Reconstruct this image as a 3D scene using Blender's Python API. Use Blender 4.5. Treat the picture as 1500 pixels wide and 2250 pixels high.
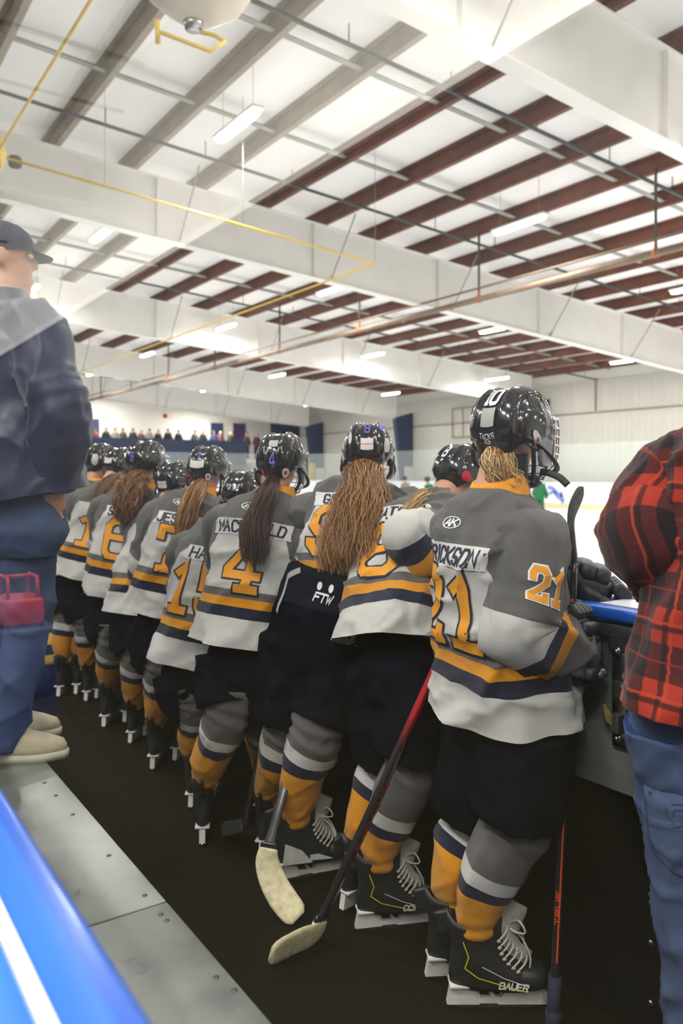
import bpy, bmesh, math, random
import numpy as np
from mathutils import Vector, Matrix, noise
random.seed(7)
SC = bpy.context.scene
for o in list(bpy.data.objects): bpy.data.objects.remove(o)

# ------------------------------------------------------------------ camera
FPX, YH, XV, CZ = 1750.0, 1045.0, -440.0, 1.41        # focal length in px (1500 px wide), horizon row, row direction vanishing point, eye height
YAW = math.atan((750 - XV) / FPX); SN, CS = math.sin(YAW), math.cos(YAW)
cd = bpy.data.cameras.new('camera'); cam = bpy.data.objects.new('camera', cd); SC.collection.objects.link(cam)
cd.sensor_fit = 'HORIZONTAL'; cd.sensor_width = 24.0; cd.lens = 24.0 * FPX / 1500.0
cd.shift_y = -(1125 - YH) / 1500.0
cd.clip_start = .02; cd.clip_end = 300
cam.location = (0, 0, CZ); cam.rotation_euler = (math.pi / 2, 0, -YAW)
cd.dof.use_dof = True; cd.dof.focus_distance = 2.25; cd.dof.aperture_fstop = 3.4
SC.camera = cam

# ------------------------------------------------------------------ world, exposure, lamps
W = bpy.data.worlds.new('world'); SC.world = W; W.use_nodes = True
W.node_tree.nodes['Background'].inputs[0].default_value = (.8, .85, .9, 1)
W.node_tree.nodes['Background'].inputs[1].default_value = .25
SC.view_settings.view_transform = 'Standard'; SC.view_settings.look = 'None'
SC.view_settings.exposure = 0.0; SC.view_settings.gamma = 1.0; SC.view_settings.use_curve_mapping = False
LAMP_W, FILL_W, TUBE_E = 215.0, 150.0, 44.0
LAMP_X = (-.8, 5.5, 11.6, 17.6, 24.0); LAMP_Y = (-9.0, -2.3, 4.2, 10.9, 17.5, 23.8, 31.0, 38.4)
ROOF = lambda X: CZ + 6.4 - .07 * max(X, 0)  # underside of the purlins
LAMPZ = lambda X: CZ + 5.7 - .07 * max(X, 0)
for X in LAMP_X:
    for Y in LAMP_Y:
        L = bpy.data.lights.new('lamp_light', 'AREA'); L.shape = 'RECTANGLE'; L.size = .22; L.size_y = 1.35
        L.energy = LAMP_W; L.color = (1, .975, .93)
        o = bpy.data.objects.new('lamp_light', L); SC.collection.objects.link(o); o.location = (X, Y, LAMPZ(X) - .06)

FILL_L = [(-2.5, y, 5.2) for y in (-4.2, -1.8, .6, 3.0)]          # added fill lights over the spectator side, out of view, brightening the players' backs
for p_ in FILL_L:
    L = bpy.data.lights.new('lamp_light', 'AREA'); L.shape = 'RECTANGLE'; L.size = .22; L.size_y = 1.35; L.energy = FILL_W; L.color = (1, .97, .92)
    o = bpy.data.objects.new('lamp_light', L); SC.collection.objects.link(o); o.location = (p_[0], p_[1], p_[2] - .06)

# ------------------------------------------------------------------ pixel -> place helpers (used while laying out the scene from measured points)
def P(x, y, d):
    l = (x - 750) / FPX * d
    return Vector((d * SN + l * CS, d * CS - l * SN, CZ + (YH - y) / FPX * d))
def PZ(x, y, z=0.0): return P(x, y, (z - CZ) * FPX / (YH - y))
def az2(a): a = math.radians(a); return Vector((math.cos(a), math.sin(a), 0)), Vector((math.sin(a), -math.cos(a), 0))   # forward, right

# ------------------------------------------------------------------ object helpers
def link(o, parent=None):
    SC.collection.objects.link(o)
    if parent is not None: o.parent = parent
    return o
def thing(name, label, cat, loc=(0, 0, 0), group=None, kind=None):
    o = bpy.data.objects.new(name, None); o.empty_display_size = .05; link(o); o.location = loc
    return tag(o, label, cat, group, kind)
def tag(o, label=None, cat=None, group=None, kind=None):
    if label: o['label'] = label
    if cat: o['category'] = cat
    if group: o['group'] = group
    if kind: o['kind'] = kind
    return o
def V3(p): return np.array(p, float)

class MB:
    """collects shapes and links them as ONE mesh object"""
    def __init__(s): s.v = []; s.f = []; s.uv = []; s.m = []; s.off = 0
    def add(s, V, F, UV=None, mat=0):
        V = np.asarray(V, float).reshape(-1, 3)
        s.v.append(V)
        for i, f in enumerate(F):
            s.f.append([a + s.off for a in f]); s.uv.append(UV[i] if UV else [(0, 0)] * len(f)); s.m.append(mat if not callable(mat) else mat(V[list(f)].mean(0)))
        s.off += len(V); return s
    def grid(s, G, closed=True, uv=None, mat=0, cap0=False, cap1=False):
        G = np.asarray(G, float); m, n = G.shape[:2]; F = []; UV = []
        for i in range(m - 1):
            for j in range(n if closed else n - 1):
                k = (j + 1) % n
                F.append((i * n + j, i * n + k, (i + 1) * n + k, (i + 1) * n + j))
                if uv is not None:
                    kk = j + 1
                    UV.append([tuple(uv[i][j]), tuple(uv[i][kk]), tuple(uv[i + 1][kk]), tuple(uv[i + 1][j])])
                else: UV.append([(j / n, i / m), ((j + 1) / n, i / m), ((j + 1) / n, (i + 1) / m), (j / n, (i + 1) / m)])
        if cap0: F.append(tuple(range(n))[::-1]); UV.append([(0, 0)] * n)
        if cap1: F.append(tuple((m - 1) * n + j for j in range(n))); UV.append([(0, 1)] * n)
        return s.add(G.reshape(-1, 3), F, UV, mat)
    def tube(s, path, r, n=8, mat=0, cap=True, flat=None, ref=(0, 0, 1)):
        p = np.asarray(path, float); m = len(p); r = np.broadcast_to(np.asarray(r, float), (m,))
        T = np.gradient(p, axis=0); T /= np.linalg.norm(T, axis=1)[:, None] + 1e-12
        a = V3(ref)
        if abs(T[0] @ a) > .9: a = V3((1, 0, 0)) if abs(T[0][0]) < .9 else V3((0, 1, 0))
        U = np.cross(T[0], a); U /= np.linalg.norm(U); G = []
        for i in range(m):
            U = U - T[i] * (U @ T[i]); U /= np.linalg.norm(U) + 1e-12; B = np.cross(T[i], U)
            fl = 1 if flat is None else flat
            G.append([p[i] + r[i] * (math.cos(t) * U + math.sin(t) * B * fl) for t in np.linspace(0, 2 * math.pi, n, endpoint=False)])
        L = np.concatenate([[0], np.cumsum(np.linalg.norm(np.diff(p, axis=0), axis=1))])
        uv = [[(j / n, L[i]) for j in range(n + 1)] for i in range(m)]
        return s.grid(G, True, uv, mat, cap, cap)
    def box(s, c, sz, R=None, mat=0, bev=0.0):
        c = V3(c); h = V3(sz) / 2; A = np.eye(3) if R is None else np.array([V3(a) for a in R])
        if bev <= 0:
            V = [c + A[0] * (x * h[0]) + A[1] * (y * h[1]) + A[2] * (z * h[2]) for x in (-1, 1) for y in (-1, 1) for z in (-1, 1)]
            F = [(0, 1, 3, 2), (4, 6, 7, 5), (0, 4, 5, 1), (2, 3, 7, 6), (0, 2, 6, 4), (1, 5, 7, 3)]
            d = V3(sz)
            UV = [[(0, 0), (0, d[2]), (d[1], d[2]), (d[1], 0)]] * 2 + [[(0, 0), (d[0], 0), (d[0], d[2]), (0, d[2])]] * 2 + [[(0, 0), (0, d[1]), (d[0], d[1]), (d[0], 0)]] * 2
            return s.add(V, F, UV, mat)
        bm = bmesh.new(); bmesh.ops.create_cube(bm, size=1)
        for v in bm.verts: v.co = Vector((v.co.x * sz[0], v.co.y * sz[1], v.co.z * sz[2]))
        bmesh.ops.bevel(bm, geom=bm.edges[:], offset=bev, segments=2, affect='EDGES', profile=.5)
        V = [c + A[0] * v.co.x + A[1] * v.co.y + A[2] * v.co.z for v in bm.verts]
        F = [[v.index for v in f.verts] for f in bm.faces]; bm.free()
        return s.add(V, F, None, mat)
    def sell(s, c, ax, e=(1, 1), n=(14, 10), mat=0):
        """superellipsoid: ax = three half-axis vectors"""
        c = V3(c); ax = [V3(a) for a in ax]; G = []
        pw = lambda q, k: math.copysign(abs(q) ** k, q)
        for i in range(n[1] + 1):
            ph = -math.pi / 2 + math.pi * i / n[1]; cp, sp = pw(math.cos(ph), e[1]), pw(math.sin(ph), e[1])
            G.append([c + ax[0] * (cp * pw(math.cos(t), e[0])) + ax[1] * (cp * pw(math.sin(t), e[0])) + ax[2] * sp for t in np.linspace(0, 2 * math.pi, n[0], endpoint=False)])
        return s.grid(G, True, None, mat)
    def prism(s, poly, A, B, N, o, t, mat=0):
        """polygon (2D) in the plane o + x*A + y*B, from -t/2 to t/2 along N"""
        o, A, B, N = map(V3, (o, A, B, N)); n = len(poly)
        V = [o + A * x + B * y + N * (-t / 2) for x, y in poly] + [o + A * x + B * y + N * (t / 2) for x, y in poly]
        F = [tuple(range(n))[::-1], tuple(range(n, 2 * n))] + [(i, (i + 1) % n, n + (i + 1) % n, n + i) for i in range(n)]
        return s.add(V, F, None, mat)
    def build(s, name, mats, parent=None, smooth=True, ang=None, weld=False):
        me = bpy.data.meshes.new(name); V = np.concatenate(s.v) if s.v else np.zeros((0, 3))
        me.from_pydata(V.tolist(), [], s.f)
        if not isinstance(mats, (list, tuple)): mats = [mats]
        for m in mats: me.materials.append(m)
        me.polygons.foreach_set('material_index', s.m)
        uvl = me.uv_layers.new(name='UVMap'); uvl.data.foreach_set('uv', np.array([c for f in s.uv for q in f for c in q], float))
        me.polygons.foreach_set('use_smooth', [smooth] * len(s.f))
        if weld or ang:
            bm = bmesh.new(); bm.from_mesh(me)
            if weld: bmesh.ops.remove_doubles(bm, verts=bm.verts[:], dist=1e-5)
            bmesh.ops.recalc_face_normals(bm, faces=bm.faces[:])
            if ang:
                for e in bm.edges:
                    if len(e.link_faces) == 2 and e.calc_face_angle(0) > math.radians(ang): e.smooth = False
            bm.to_mesh(me); bm.free()
        me.validate(clean_customdata=False)
        return link(bpy.data.objects.new(name, me), parent)

def smooth_path(pts, n=24):
    """Catmull-Rom through pts"""
    p = np.asarray([V3(q) for q in pts]); p = np.vstack([2 * p[0] - p[1], p, 2 * p[-1] - p[-2]]); out = []
    k = len(p) - 3
    for q in np.linspace(0, k, n):
        i = min(int(q), k - 1); t = q - i; a, b, c, d = p[i:i + 4]
        out.append(.5 * (2 * b + (c - a) * t + (2 * a - 5 * b + 4 * c - d) * t * t + (3 * b - a - 3 * c + d) * t ** 3))
    return np.array(out)
def lerp_tab(tab, s):
    k = [a[0] for a in tab]; return [np.interp(s, k, [a[i] for a in tab]) for i in range(1, len(tab[0]))]
def sm(x, a, b): t = min(1, max(0, (x - a) / (b - a))); return t * t * (3 - 2 * t)

# ------------------------------------------------------------------ materials
class NT:
    def __init__(s, name):
        s.m = bpy.data.materials.new(name); s.m.use_nodes = True; s.t = s.m.node_tree; s.b = s.t.nodes['Principled BSDF']; s.out = s.t.nodes['Material Output']
    def n(s, ty, **k):
        x = s.t.nodes.new('ShaderNode' + ty)
        for a, b in k.items(): setattr(x, a, b)
        return x
    def set(s, sock, v):
        if isinstance(v, bpy.types.NodeSocket): s.t.links.new(v, sock)
        elif isinstance(v, tuple) and len(v) == 3 and sock.type == 'RGBA': sock.default_value = (*v, 1)
        else: sock.default_value = v
    def math(s, op, a, b=0.0, c=None):
        x = s.n('Math', operation=op); s.set(x.inputs[0], a); s.set(x.inputs[1], b)
        if c is not None: s.set(x.inputs[2], c)
        return x.outputs[0]
    def mix(s, f, a, b, bt='MIX'):
        x = s.n('Mix', data_type='RGBA', blend_type=bt); s.set(x.inputs[0], f); s.set(x.inputs[6], a); s.set(x.inputs[7], b); return x.outputs[2]
    def uv(s):
        x = s.n('UVMap'); x.uv_map = 'UVMap'; y = s.n('SeparateXYZ'); s.t.links.new(x.outputs[0], y.inputs[0]); return y.outputs[0], y.outputs[1], x.outputs[0]
    def noise(s, scale, detail=3, rough=.5, vec=None, dist=0.0):
        x = s.n('TexNoise'); x.inputs['Scale'].default_value = scale; x.inputs['Detail'].default_value = detail; x.inputs['Roughness'].default_value = rough; x.inputs['Distortion'].default_value = dist
        if vec is None: vec = s.n('TexCoord').outputs['Object']
        s.t.links.new(vec, x.inputs['Vector']); return x.outputs['Fac']
    def mapvec(s, scale, vec=None, rot=(0, 0, 0)):
        x = s.n('Mapping'); x.inputs['Scale'].default_value = scale; x.inputs['Rotation'].default_value = rot
        s.t.links.new(vec if vec is not None else s.n('TexCoord').outputs['Object'], x.inputs['Vector']); return x.outputs[0]
    def ramp(s, fac, stops, const=False):
        x = s.n('ValToRGB'); r = x.color_ramp; r.interpolation = 'CONSTANT' if const else 'LINEAR'
        while len(r.elements) < len(stops): r.elements.new(.5)
        for e, (p, c) in zip(r.elements, stops): e.position = p; e.color = (*c, 1) if len(c) == 3 else c
        s.set(x.inputs[0], fac); return x.outputs[0]
    def bump(s, h, st=.3, dist=.01):
        x = s.n('Bump'); x.inputs['Strength'].default_value = st; x.inputs['Distance'].default_value = dist; s.set(x.inputs['Height'], h); s.t.links.new(x.outputs[0], s.b.inputs['Normal'])
    def fin(s, col=None, rough=.6, metal=0.0, spec=None, sheen=None, coat=None):
        if col is not None: s.set(s.b.inputs['Base Color'], col)
        s.set(s.b.inputs['Roughness'], rough); s.set(s.b.inputs['Metallic'], metal)
        if spec is not None: s.b.inputs['Specular IOR Level'].default_value = spec
        if sheen: s.b.inputs['Sheen Weight'].default_value = sheen
        if coat: s.b.inputs['Coat Weight'].default_value = coat; s.b.inputs['Coat Roughness'].default_value = .08
        return s.m
def srgb(r, g, b):
    f = lambda c: (c / 255 / 12.92) if c / 255 <= .04045 else ((c / 255 + .055) / 1.055) ** 2.4
    return (f(r), f(g), f(b))
def plain(name, c, rough=.6, metal=0.0, var=.12, scale=18, bump=0.0, spec=None, coat=None, sheen=None):
    t = NT(name); nz = t.noise(scale, 4)
    d = tuple(x * (1 - var) for x in c); l = tuple(min(1, x * (1 + var)) for x in c)
    col = t.ramp(nz, [(.3, d), (.7, l)])
    if bump: t.bump(t.noise(scale * 6, 3), bump, .004)
    return t.fin(col, rough, metal, spec, sheen, coat)
WHITE, NAVY, GOLD, GREY = srgb(205, 203, 198), srgb(22, 27, 52), srgb(222, 148, 28), srgb(98, 95, 93)
def fabric(name, bands, unit, yoke=None, side=None, dirt=True):
    """bands along UV.y (metres); yoke: [(metres from centre back, v above which the cloth is grey)]"""
    t = NT(name); u, v, uvv = t.uv()
    col = t.ramp(t.math('DIVIDE', v, unit), [(max(0, a / unit), c) for a, c in bands], True)
    if yoke:
        fc = t.n('FloatCurve'); cv = fc.mapping.curves[0]; W_ = .6
        pts = [(a / W_, b / unit) for a, b in yoke]
        while len(cv.points) < len(pts): cv.points.new(.5, .5)
        for p_, (a, b) in zip(cv.points, pts): p_.location = (a, b); p_.handle_type = 'VECTOR'
        fc.mapping.update()
        t.set(fc.inputs[1], t.math('DIVIDE', t.math('ABSOLUTE', u), W_)); fc.inputs[0].default_value = 1
        g = t.math('GREATER_THAN', t.math('DIVIDE', v, unit), fc.outputs[0]); col = t.mix(g, col, GREY)
    nz = t.noise(5, 4); col = t.mix(t.math('MULTIPLY', nz, .25), col, (.25, .24, .22), 'MULTIPLY') if dirt else col
    w = t.n('TexWave'); w.inputs['Scale'].default_value = 160; w.wave_type = 'BANDS'; t.t.links.new(uvv, w.inputs[0])
    h = t.math('ADD', t.math('MULTIPLY', w.outputs[1], .25), t.math('MULTIPLY', t.noise(11, 4), 3.5))
    t.bump(h, .45, .008)
    return t.fin(col, .82, sheen=.15, spec=.25)
M = {}
M['body_cloth'] = fabric('jersey_body', [(0, WHITE), (.12, NAVY), (.168, GOLD), (.205, GREY), (.238, WHITE)], .8,
    yoke=[(0, .545), (.1, .54), (.14, .50), (.172, .40), (.2, .36), (.24, .30), (.3, .34), (.6, .36)])
M['sleeve_cloth'] = fabric('jersey_sleeve', [(0, GREY), (.33, WHITE), (.40, NAVY), (.44, GOLD), (.485, GREY)], .8)
M['sock_cloth'] = fabric('hockey_sock', [(0, GOLD), (.125, NAVY), (.155, WHITE), (.195, GREY)], .8)
M['sock_long'] = fabric('hockey_sock_low', [(0, GOLD), (.20, NAVY), (.235, WHITE), (.275, GREY)], .8)
M['gold'] = plain('gold_knit', GOLD, .8, var=.08, scale=60, bump=.2)
M['numgold'] = plain('number_gold_twill', GOLD, .7, var=.05, scale=90)
M['navy'] = plain('navy_twill', NAVY, .75, var=.1, scale=90)
M['white'] = plain('white_twill', WHITE, .75, var=.05, scale=60)
M['grey'] = plain('grey_knit', GREY, .8, var=.08, scale=60)
M['pants'] = plain('black_nylon', (.004, .005, .010), .85, var=.35, scale=14, bump=.25, spec=.03)
M['helmet'] = plain('black_gloss_plastic', (.012, .012, .014), .16, var=.2, scale=5, coat=.6)
M['helmetg'] = plain('silver_grey_plastic', srgb(118, 120, 122), .25, metal=.3, var=.12, scale=8, coat=.5)
M['matte'] = plain('black_matte_rubber', (.012, .012, .013), .55, var=.2)
M['chrome'] = plain('cage_wire_chrome', (.62, .62, .62), .22, metal=1.0, var=.05)
M['steel'] = plain('brushed_steel', (.42, .42, .41), .33, metal=1.0, var=.18, scale=30, bump=.05)
M['plate'] = plain('grey_vent_plate', srgb(165, 165, 160), .5, var=.06)
M['sticker'] = plain('pale_sticker', srgb(205, 200, 198), .5, var=.1)
M['redst'] = plain('red_sticker', srgb(185, 30, 40), .5, var=.1)
M['violet'] = plain('violet_sticker', srgb(105, 95, 185), .5, var=.1)
M['skin'] = plain('skin', srgb(196, 146, 118), .55, var=.07, scale=30)
M['print'] = plain('white_print', srgb(225, 225, 225), .6, var=.03)
M['pyellow'] = plain('yellow_print', srgb(200, 195, 40), .6, var=.05)
M['pred'] = plain('red_print', srgb(190, 30, 45), .5, var=.05)
M['porange'] = plain('orange_print', srgb(225, 80, 30), .5, var=.05)
M['lace'] = plain('lace_cotton', srgb(190, 186, 176), .85, var=.12, scale=120, bump=.3)
M['holder'] = plain('white_blade_holder', srgb(205, 203, 198), .45, var=.1, scale=25)
M['felt'] = plain('grey_felt', srgb(165, 162, 155), .95, var=.1, scale=120, bump=.4)
M['boot'] = plain('black_skate_boot', (.018, .018, .018), .45, var=.3, scale=40, bump=.12, spec=.4)
M['bootw'] = plain('white_skate_panel', srgb(190, 190, 186), .4, var=.08)
M['maroon'] = plain('maroon_palm', srgb(92, 20, 34), .8, var=.2, bump=.3)
M['glove'] = plain('black_glove_leather', (.016, .017, .02), .5, var=.25, scale=40, bump=.25)
M['green'] = plain('green_knit', srgb(22, 110, 62), .8, var=.15)
M['blue'] = plain('blue_plastic', srgb(25, 95, 205), .3, var=.06, scale=6, coat=.3)
M['darkhair'] = None

# ------------------------------------------------------------------ stroke lettering (every word in the scene is cut from these strokes)
FONT = {
 'A': [[(0, 0), (.5, 1), (1, 0)], [(.2, .35), (.8, .35)]], 'B': [[(0, 0), (0, 1), (.7, 1), (.95, .85), (.95, .65), (.7, .52), (0, .52)], [(.7, .52), (1, .38), (1, .15), (.75, 0), (0, 0)]],
 'C': [[(1, .8), (.8, 1), (.2, 1), (0, .8), (0, .2), (.2, 0), (.8, 0), (1, .2)]], 'D': [[(0, 0), (0, 1), (.65, 1), (1, .75), (1, .25), (.65, 0), (0, 0)]],
 'E': [[(1, 1), (0, 1), (0, 0), (1, 0)], [(0, .52), (.8, .52)]], 'F': [[(1, 1), (0, 1), (0, 0)], [(0, .52), (.8, .52)]],
 'G': [[(1, .8), (.8, 1), (.2, 1), (0, .8), (0, .2), (.2, 0), (.8, 0), (1, .2), (1, .45), (.55, .45)]], 'H': [[(0, 0), (0, 1)], [(1, 0), (1, 1)], [(0, .5), (1, .5)]],
 'I': [[(.5, 0), (.5, 1)]], 'J': [[(1, 1), (1, .2), (.8, 0), (.2, 0), (0, .2)]], 'K': [[(0, 0), (0, 1)], [(1, 1), (.1, .45)], [(.3, .6), (1, 0)]],
 'L': [[(0, 1), (0, 0), (1, 0)]], 'M': [[(0, 0), (0, 1), (.5, .35), (1, 1), (1, 0)]], 'N': [[(0, 0), (0, 1), (1, 0), (1, 1)]],
 'O': [[(.2, 0), (0, .2), (0, .8), (.2, 1), (.8, 1), (1, .8), (1, .2), (.8, 0), (.2, 0)]], 'P': [[(0, 0), (0, 1), (.8, 1), (1, .85), (1, .6), (.8, .45), (0, .45)]],
 'R': [[(0, 0), (0, 1), (.8, 1), (1, .85), (1, .62), (.8, .48), (0, .48)], [(.5, .48), (1, 0)]], 'S': [[(1, .82), (.8, 1), (.2, 1), (0, .82), (0, .65), (.2, .52), (.8, .48), (1, .35), (1, .18), (.8, 0), (.2, 0), (0, .18)]],
 'T': [[(0, 1), (1, 1)], [(.5, 1), (.5, 0)]], 'U': [[(0, 1), (0, .2), (.2, 0), (.8, 0), (1, .2), (1, 1)]], 'V': [[(0, 1), (.5, 0), (1, 1)]],
 'W': [[(0, 1), (.25, 0), (.5, .7), (.75, 0), (1, 1)]], 'X': [[(0, 0), (1, 1)], [(0, 1), (1, 0)]], ' ': [],
 '0': [[(.2, 0), (0, .15), (0, .85), (.2, 1), (.8, 1), (1, .85), (1, .15), (.8, 0), (.2, 0)]],
 '1': [[(.15, .78), (.5, .93), (.5, 0)], [(.12, 0), (.88, 0)]], '2': [[(0, .72), (0, .85), (.2, 1), (.8, 1), (1, .85), (1, .6), (0, .12), (0, 0), (1, 0), (1, .16)]],
 '4': [[(.72, 0), (.72, 1), (0, .38), (0, .28), (1, .28)], [(.45, 0), (1, 0)]], '5': [[(1, 1), (0, 1), (0, .56), (.75, .56), (1, .42), (1, .15), (.8, 0), (.2, 0), (0, .15), (0, .25)]],
 '6': [[(1, .76), (1, .85), (.8, 1), (.2, 1), (0, .85), (0, .15), (.2, 0), (.8, 0), (1, .15), (1, .42), (.8, .55), (0, .55)]],
 '7': [[(0, .76), (0, 1), (1, 1), (1, .88), (.42, .3), (.42, 0)], [(.15, 0), (.72, 0)]],
 '8': [[(.2, .52), (0, .65), (0, .87), (.2, 1), (.8, 1), (1, .87), (1, .65), (.8, .52), (.2, .52), (0, .38), (0, .13), (.2, 0), (.8, 0), (1, .13), (1, .38), (.8, .52)]],
 '9': [[(0, .24), (0, .15), (.2, 0), (.8, 0), (1, .15), (1, .85), (.8, 1), (.2, 1), (0, .85), (0, .6), (.2, .45), (1, .45)]], '!': [[(.5, .3), (.5, 1)], [(.5, 0), (.5, .08)]], '-': [[(0, .5), (1, .5)]]}
def stroke_quads(pl, w, ext):
    p = [np.array(q, float) for q in pl]; cl = np.allclose(p[0], p[-1]); n = len(p)
    if not cl:
        a = p[0] - p[1]; p[0] = p[0] + a / np.linalg.norm(a) * ext; a = p[-1] - p[-2]; p[-1] = p[-1] + a / np.linalg.norm(a) * ext
    L = []
    for i in range(n):
        if cl: a, b = p[(i - 1) % (n - 1)], p[(i + 1) % (n - 1)]
        else: a, b = p[max(0, i - 1)], p[min(n - 1, i + 1)]
        d1 = p[i] - a; d2 = b - p[i]
        if np.linalg.norm(d1) < 1e-9: d1 = d2
        if np.linalg.norm(d2) < 1e-9: d2 = d1
        d1 = d1 / np.linalg.norm(d1); d2 = d2 / np.linalg.norm(d2); n1 = np.array((-d1[1], d1[0])); n2 = np.array((-d2[1], d2[0]))
        m = n1 + n2; m = m / (np.linalg.norm(m) + 1e-9); k = 1 / max(.5, m @ n1); L.append(m * k * w / 2)
    return [(p[i] - L[i], p[i + 1] - L[i + 1], p[i + 1] + L[i + 1], p[i] + L[i]) for i in range(n - 1)]
def text_quads(txt, cx, cy, h, cw, gap, w, slant=0.0, ext=None, grow=0.0):
    tot = sum((cw * (.35 if c in 'I!1' and h < .08 else 1)) + gap for c in txt) - gap; x = cx - tot / 2; out = []
    for c in txt:
        k = cw * (.35 if c in 'I!1' and h < .08 else 1)
        for pl in FONT[c]:
            q = [(x + a * k if c not in 'I!' else x + k / 2, cy - h / 2 + b * h) for a, b in pl]
            q = [(a + slant * (b - cy), b) for a, b in q]
            out += stroke_quads(q, w + grow, (w / 2 if ext is None else ext) + grow / 2)
        x += k + gap
    return out
def put_text(mb, quads, surf, off, step=.02, mat=0):
    for q in quads:
        a, b, c, d = q
        nu = max(1, int(np.linalg.norm(b - a) / step + .99)); nv = max(1, int(np.linalg.norm(d - a) / step + .99))
        G = []
        for i in range(nu + 1):
            r = []
            for j in range(nv + 1):
                s, t = i / nu, j / nv
                p = a * (1 - s) * (1 - t) + b * s * (1 - t) + c * s * t + d * (1 - s) * t
                r.append(surf(p[0], p[1], off))
            G.append(r)
        mb.grid(G, False, None, mat)
def flat_surf(o, A, B, N):
    o, A, B, N = map(V3, (o, A, B, N)); return lambda x, y, off: o + A * x + B * y + N * off

class Loft:
    """cloth tube: centres C, right vectors S, forward vectors F, half widths a, half depths b; theta 0 = centre back"""
    def __init__(s, C, S, F, a, b, vs, n=72, e=2.3, disp=None):
        C = np.asarray(C, float); m = len(C); th = np.linspace(-math.pi, math.pi, n + 1)[:-1]; s.th = th
        pw = lambda q, k: np.sign(q) * np.abs(q) ** k
        X = pw(np.sin(th), 2 / e); Yb = pw(np.cos(th), 2 / e)
        G = np.zeros((m, n, 3))
        for i in range(m): G[i] = C[i] + np.outer(X * a[i], S[i]) - np.outer(Yb * b[i], F[i])
        if disp:
            for i in range(m):
                D = G[i] - C[i]; D /= np.linalg.norm(D, axis=1)[:, None] + 1e-9
                for j in range(n): G[i, j] += D[j] * disp(G[i, j], th[j], i / (m - 1))
        s.G = G; s.C = C; s.vs = np.asarray(vs, float); s.n = n; j0 = n // 2
        s.arc = np.zeros((m, n + 1))
        for i in range(m):
            r = np.vstack([G[i], G[i, :1]]); L = np.concatenate([[0], np.cumsum(np.linalg.norm(np.diff(r, axis=0), axis=1))]); s.arc[i] = L - L[j0]
        s.uv = [[(s.arc[i][j], s.vs[i]) for j in range(n + 1)] for i in range(m)]
    def surf(s, x, v, off=0.0):
        i = np.interp(v, s.vs, np.arange(len(s.vs))); i0 = min(int(i), len(s.vs) - 2); t = i - i0
        def pt(k):
            j = np.interp(x, s.arc[k], np.arange(s.n + 1)); j0 = int(j); q = j - j0
            return s.G[k][j0 % s.n] * (1 - q) + s.G[k][(j0 + 1) % s.n] * q
        p = pt(i0) * (1 - t) + pt(i0 + 1) * t; c = s.C[i0] * (1 - t) + s.C[i0 + 1] * t
        d = p - c; d /= np.linalg.norm(d) + 1e-9
        return p + d * off
    def put(s, mb, mat=0, **k): return mb.grid(s.G, True, s.uv, mat, **k)
def frames(path, right):
    """sweep frames along a path keeping `right` as side vector where possible"""
    p = np.asarray(path, float); T = np.gradient(p, axis=0); T /= np.linalg.norm(T, axis=1)[:, None]; S, F = [], []
    r = V3(right)
    for t in T:
        a = r - t * (r @ t); a /= np.linalg.norm(a) + 1e-9; r = a
        S.append(a); F.append(np.cross(t, a))
    return S, F
def nz3(p, k, seed=0.0): return noise.noise(Vector((p[0] * k + seed, p[1] * k - seed * .7, p[2] * k + seed * 1.3)))
def remesh(name, mb, mat, vox, parent=None, smooth_it=4):
    ob = mb.build(name, mat, None)
    md = ob.modifiers.new('r', 'REMESH'); md.mode = 'VOXEL'; md.voxel_size = vox; md.use_smooth_shade = True
    if smooth_it:
        sd = ob.modifiers.new('s', 'SMOOTH'); sd.factor = .5; sd.iterations = smooth_it
    dg = bpy.context.evaluated_depsgraph_get(); dg.update()
    me = bpy.data.meshes.new_from_object(ob.evaluated_get(dg)); me.name = name
    old = ob.data; ob.modifiers.clear(); ob.data = me; bpy.data.meshes.remove(old)
    if not me.materials: me.materials.append(mat)
    if parent is not None: ob.parent = parent
    return ob
# ================================================================== the hall
M['ceil'] = plain('white_insulation', srgb(248, 246, 242), .8, var=.03, scale=.6, bump=.1)
M['purlin'] = plain('red_oxide_primer', srgb(104, 62, 45), .7, var=.25, scale=2)
M['haze_and_trim'] = plain('grey_beige_haze_and_trim', srgb(150, 138, 122), .7, var=.12, scale=3)  # wash of the pane's bright reflection on purlins; plain paint on the trim
M['beam'] = plain('white_steel_paint', srgb(238, 235, 228), .45, var=.03, scale=2)
M['brace'] = plain('galvanised_angle', srgb(150, 152, 142), .6, var=.12, scale=4)
M['conduit'] = plain('dark_conduit', srgb(62, 66, 66), .5, var=.15)
M['pipe'] = plain('brown_sprinkler_pipe', srgb(128, 108, 88), .5, var=.2, scale=2)
M['clamp'] = plain('orange_clamp', srgb(165, 88, 52), .6)
M['yellow'] = plain('yellow_gas_pipe', srgb(222, 190, 80), .5, var=.08)
M['siding'] = plain('cream_siding', srgb(203, 199, 189), .6, var=.03, scale=.8)
M['wall'] = plain('white_wall', srgb(215, 212, 204), .8, var=.03, scale=.8)
M['navyw'] = plain('navy_paint', srgb(32, 44, 82), .6, var=.12)
M['purple'] = plain('purple_banner', srgb(62, 34, 84), .8, var=.1)
M['dark'] = plain('dark_opening', (.02, .024, .03), .6)
M['charcoal'] = plain('charcoal_wall', (.014, .015, .018), .8)
M['board'] = plain('white_rink_board', srgb(232, 234, 238), .35, var=.02, scale=2)
M['kick'] = plain('yellow_kickplate', srgb(215, 205, 160), .5, var=.05)
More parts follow.
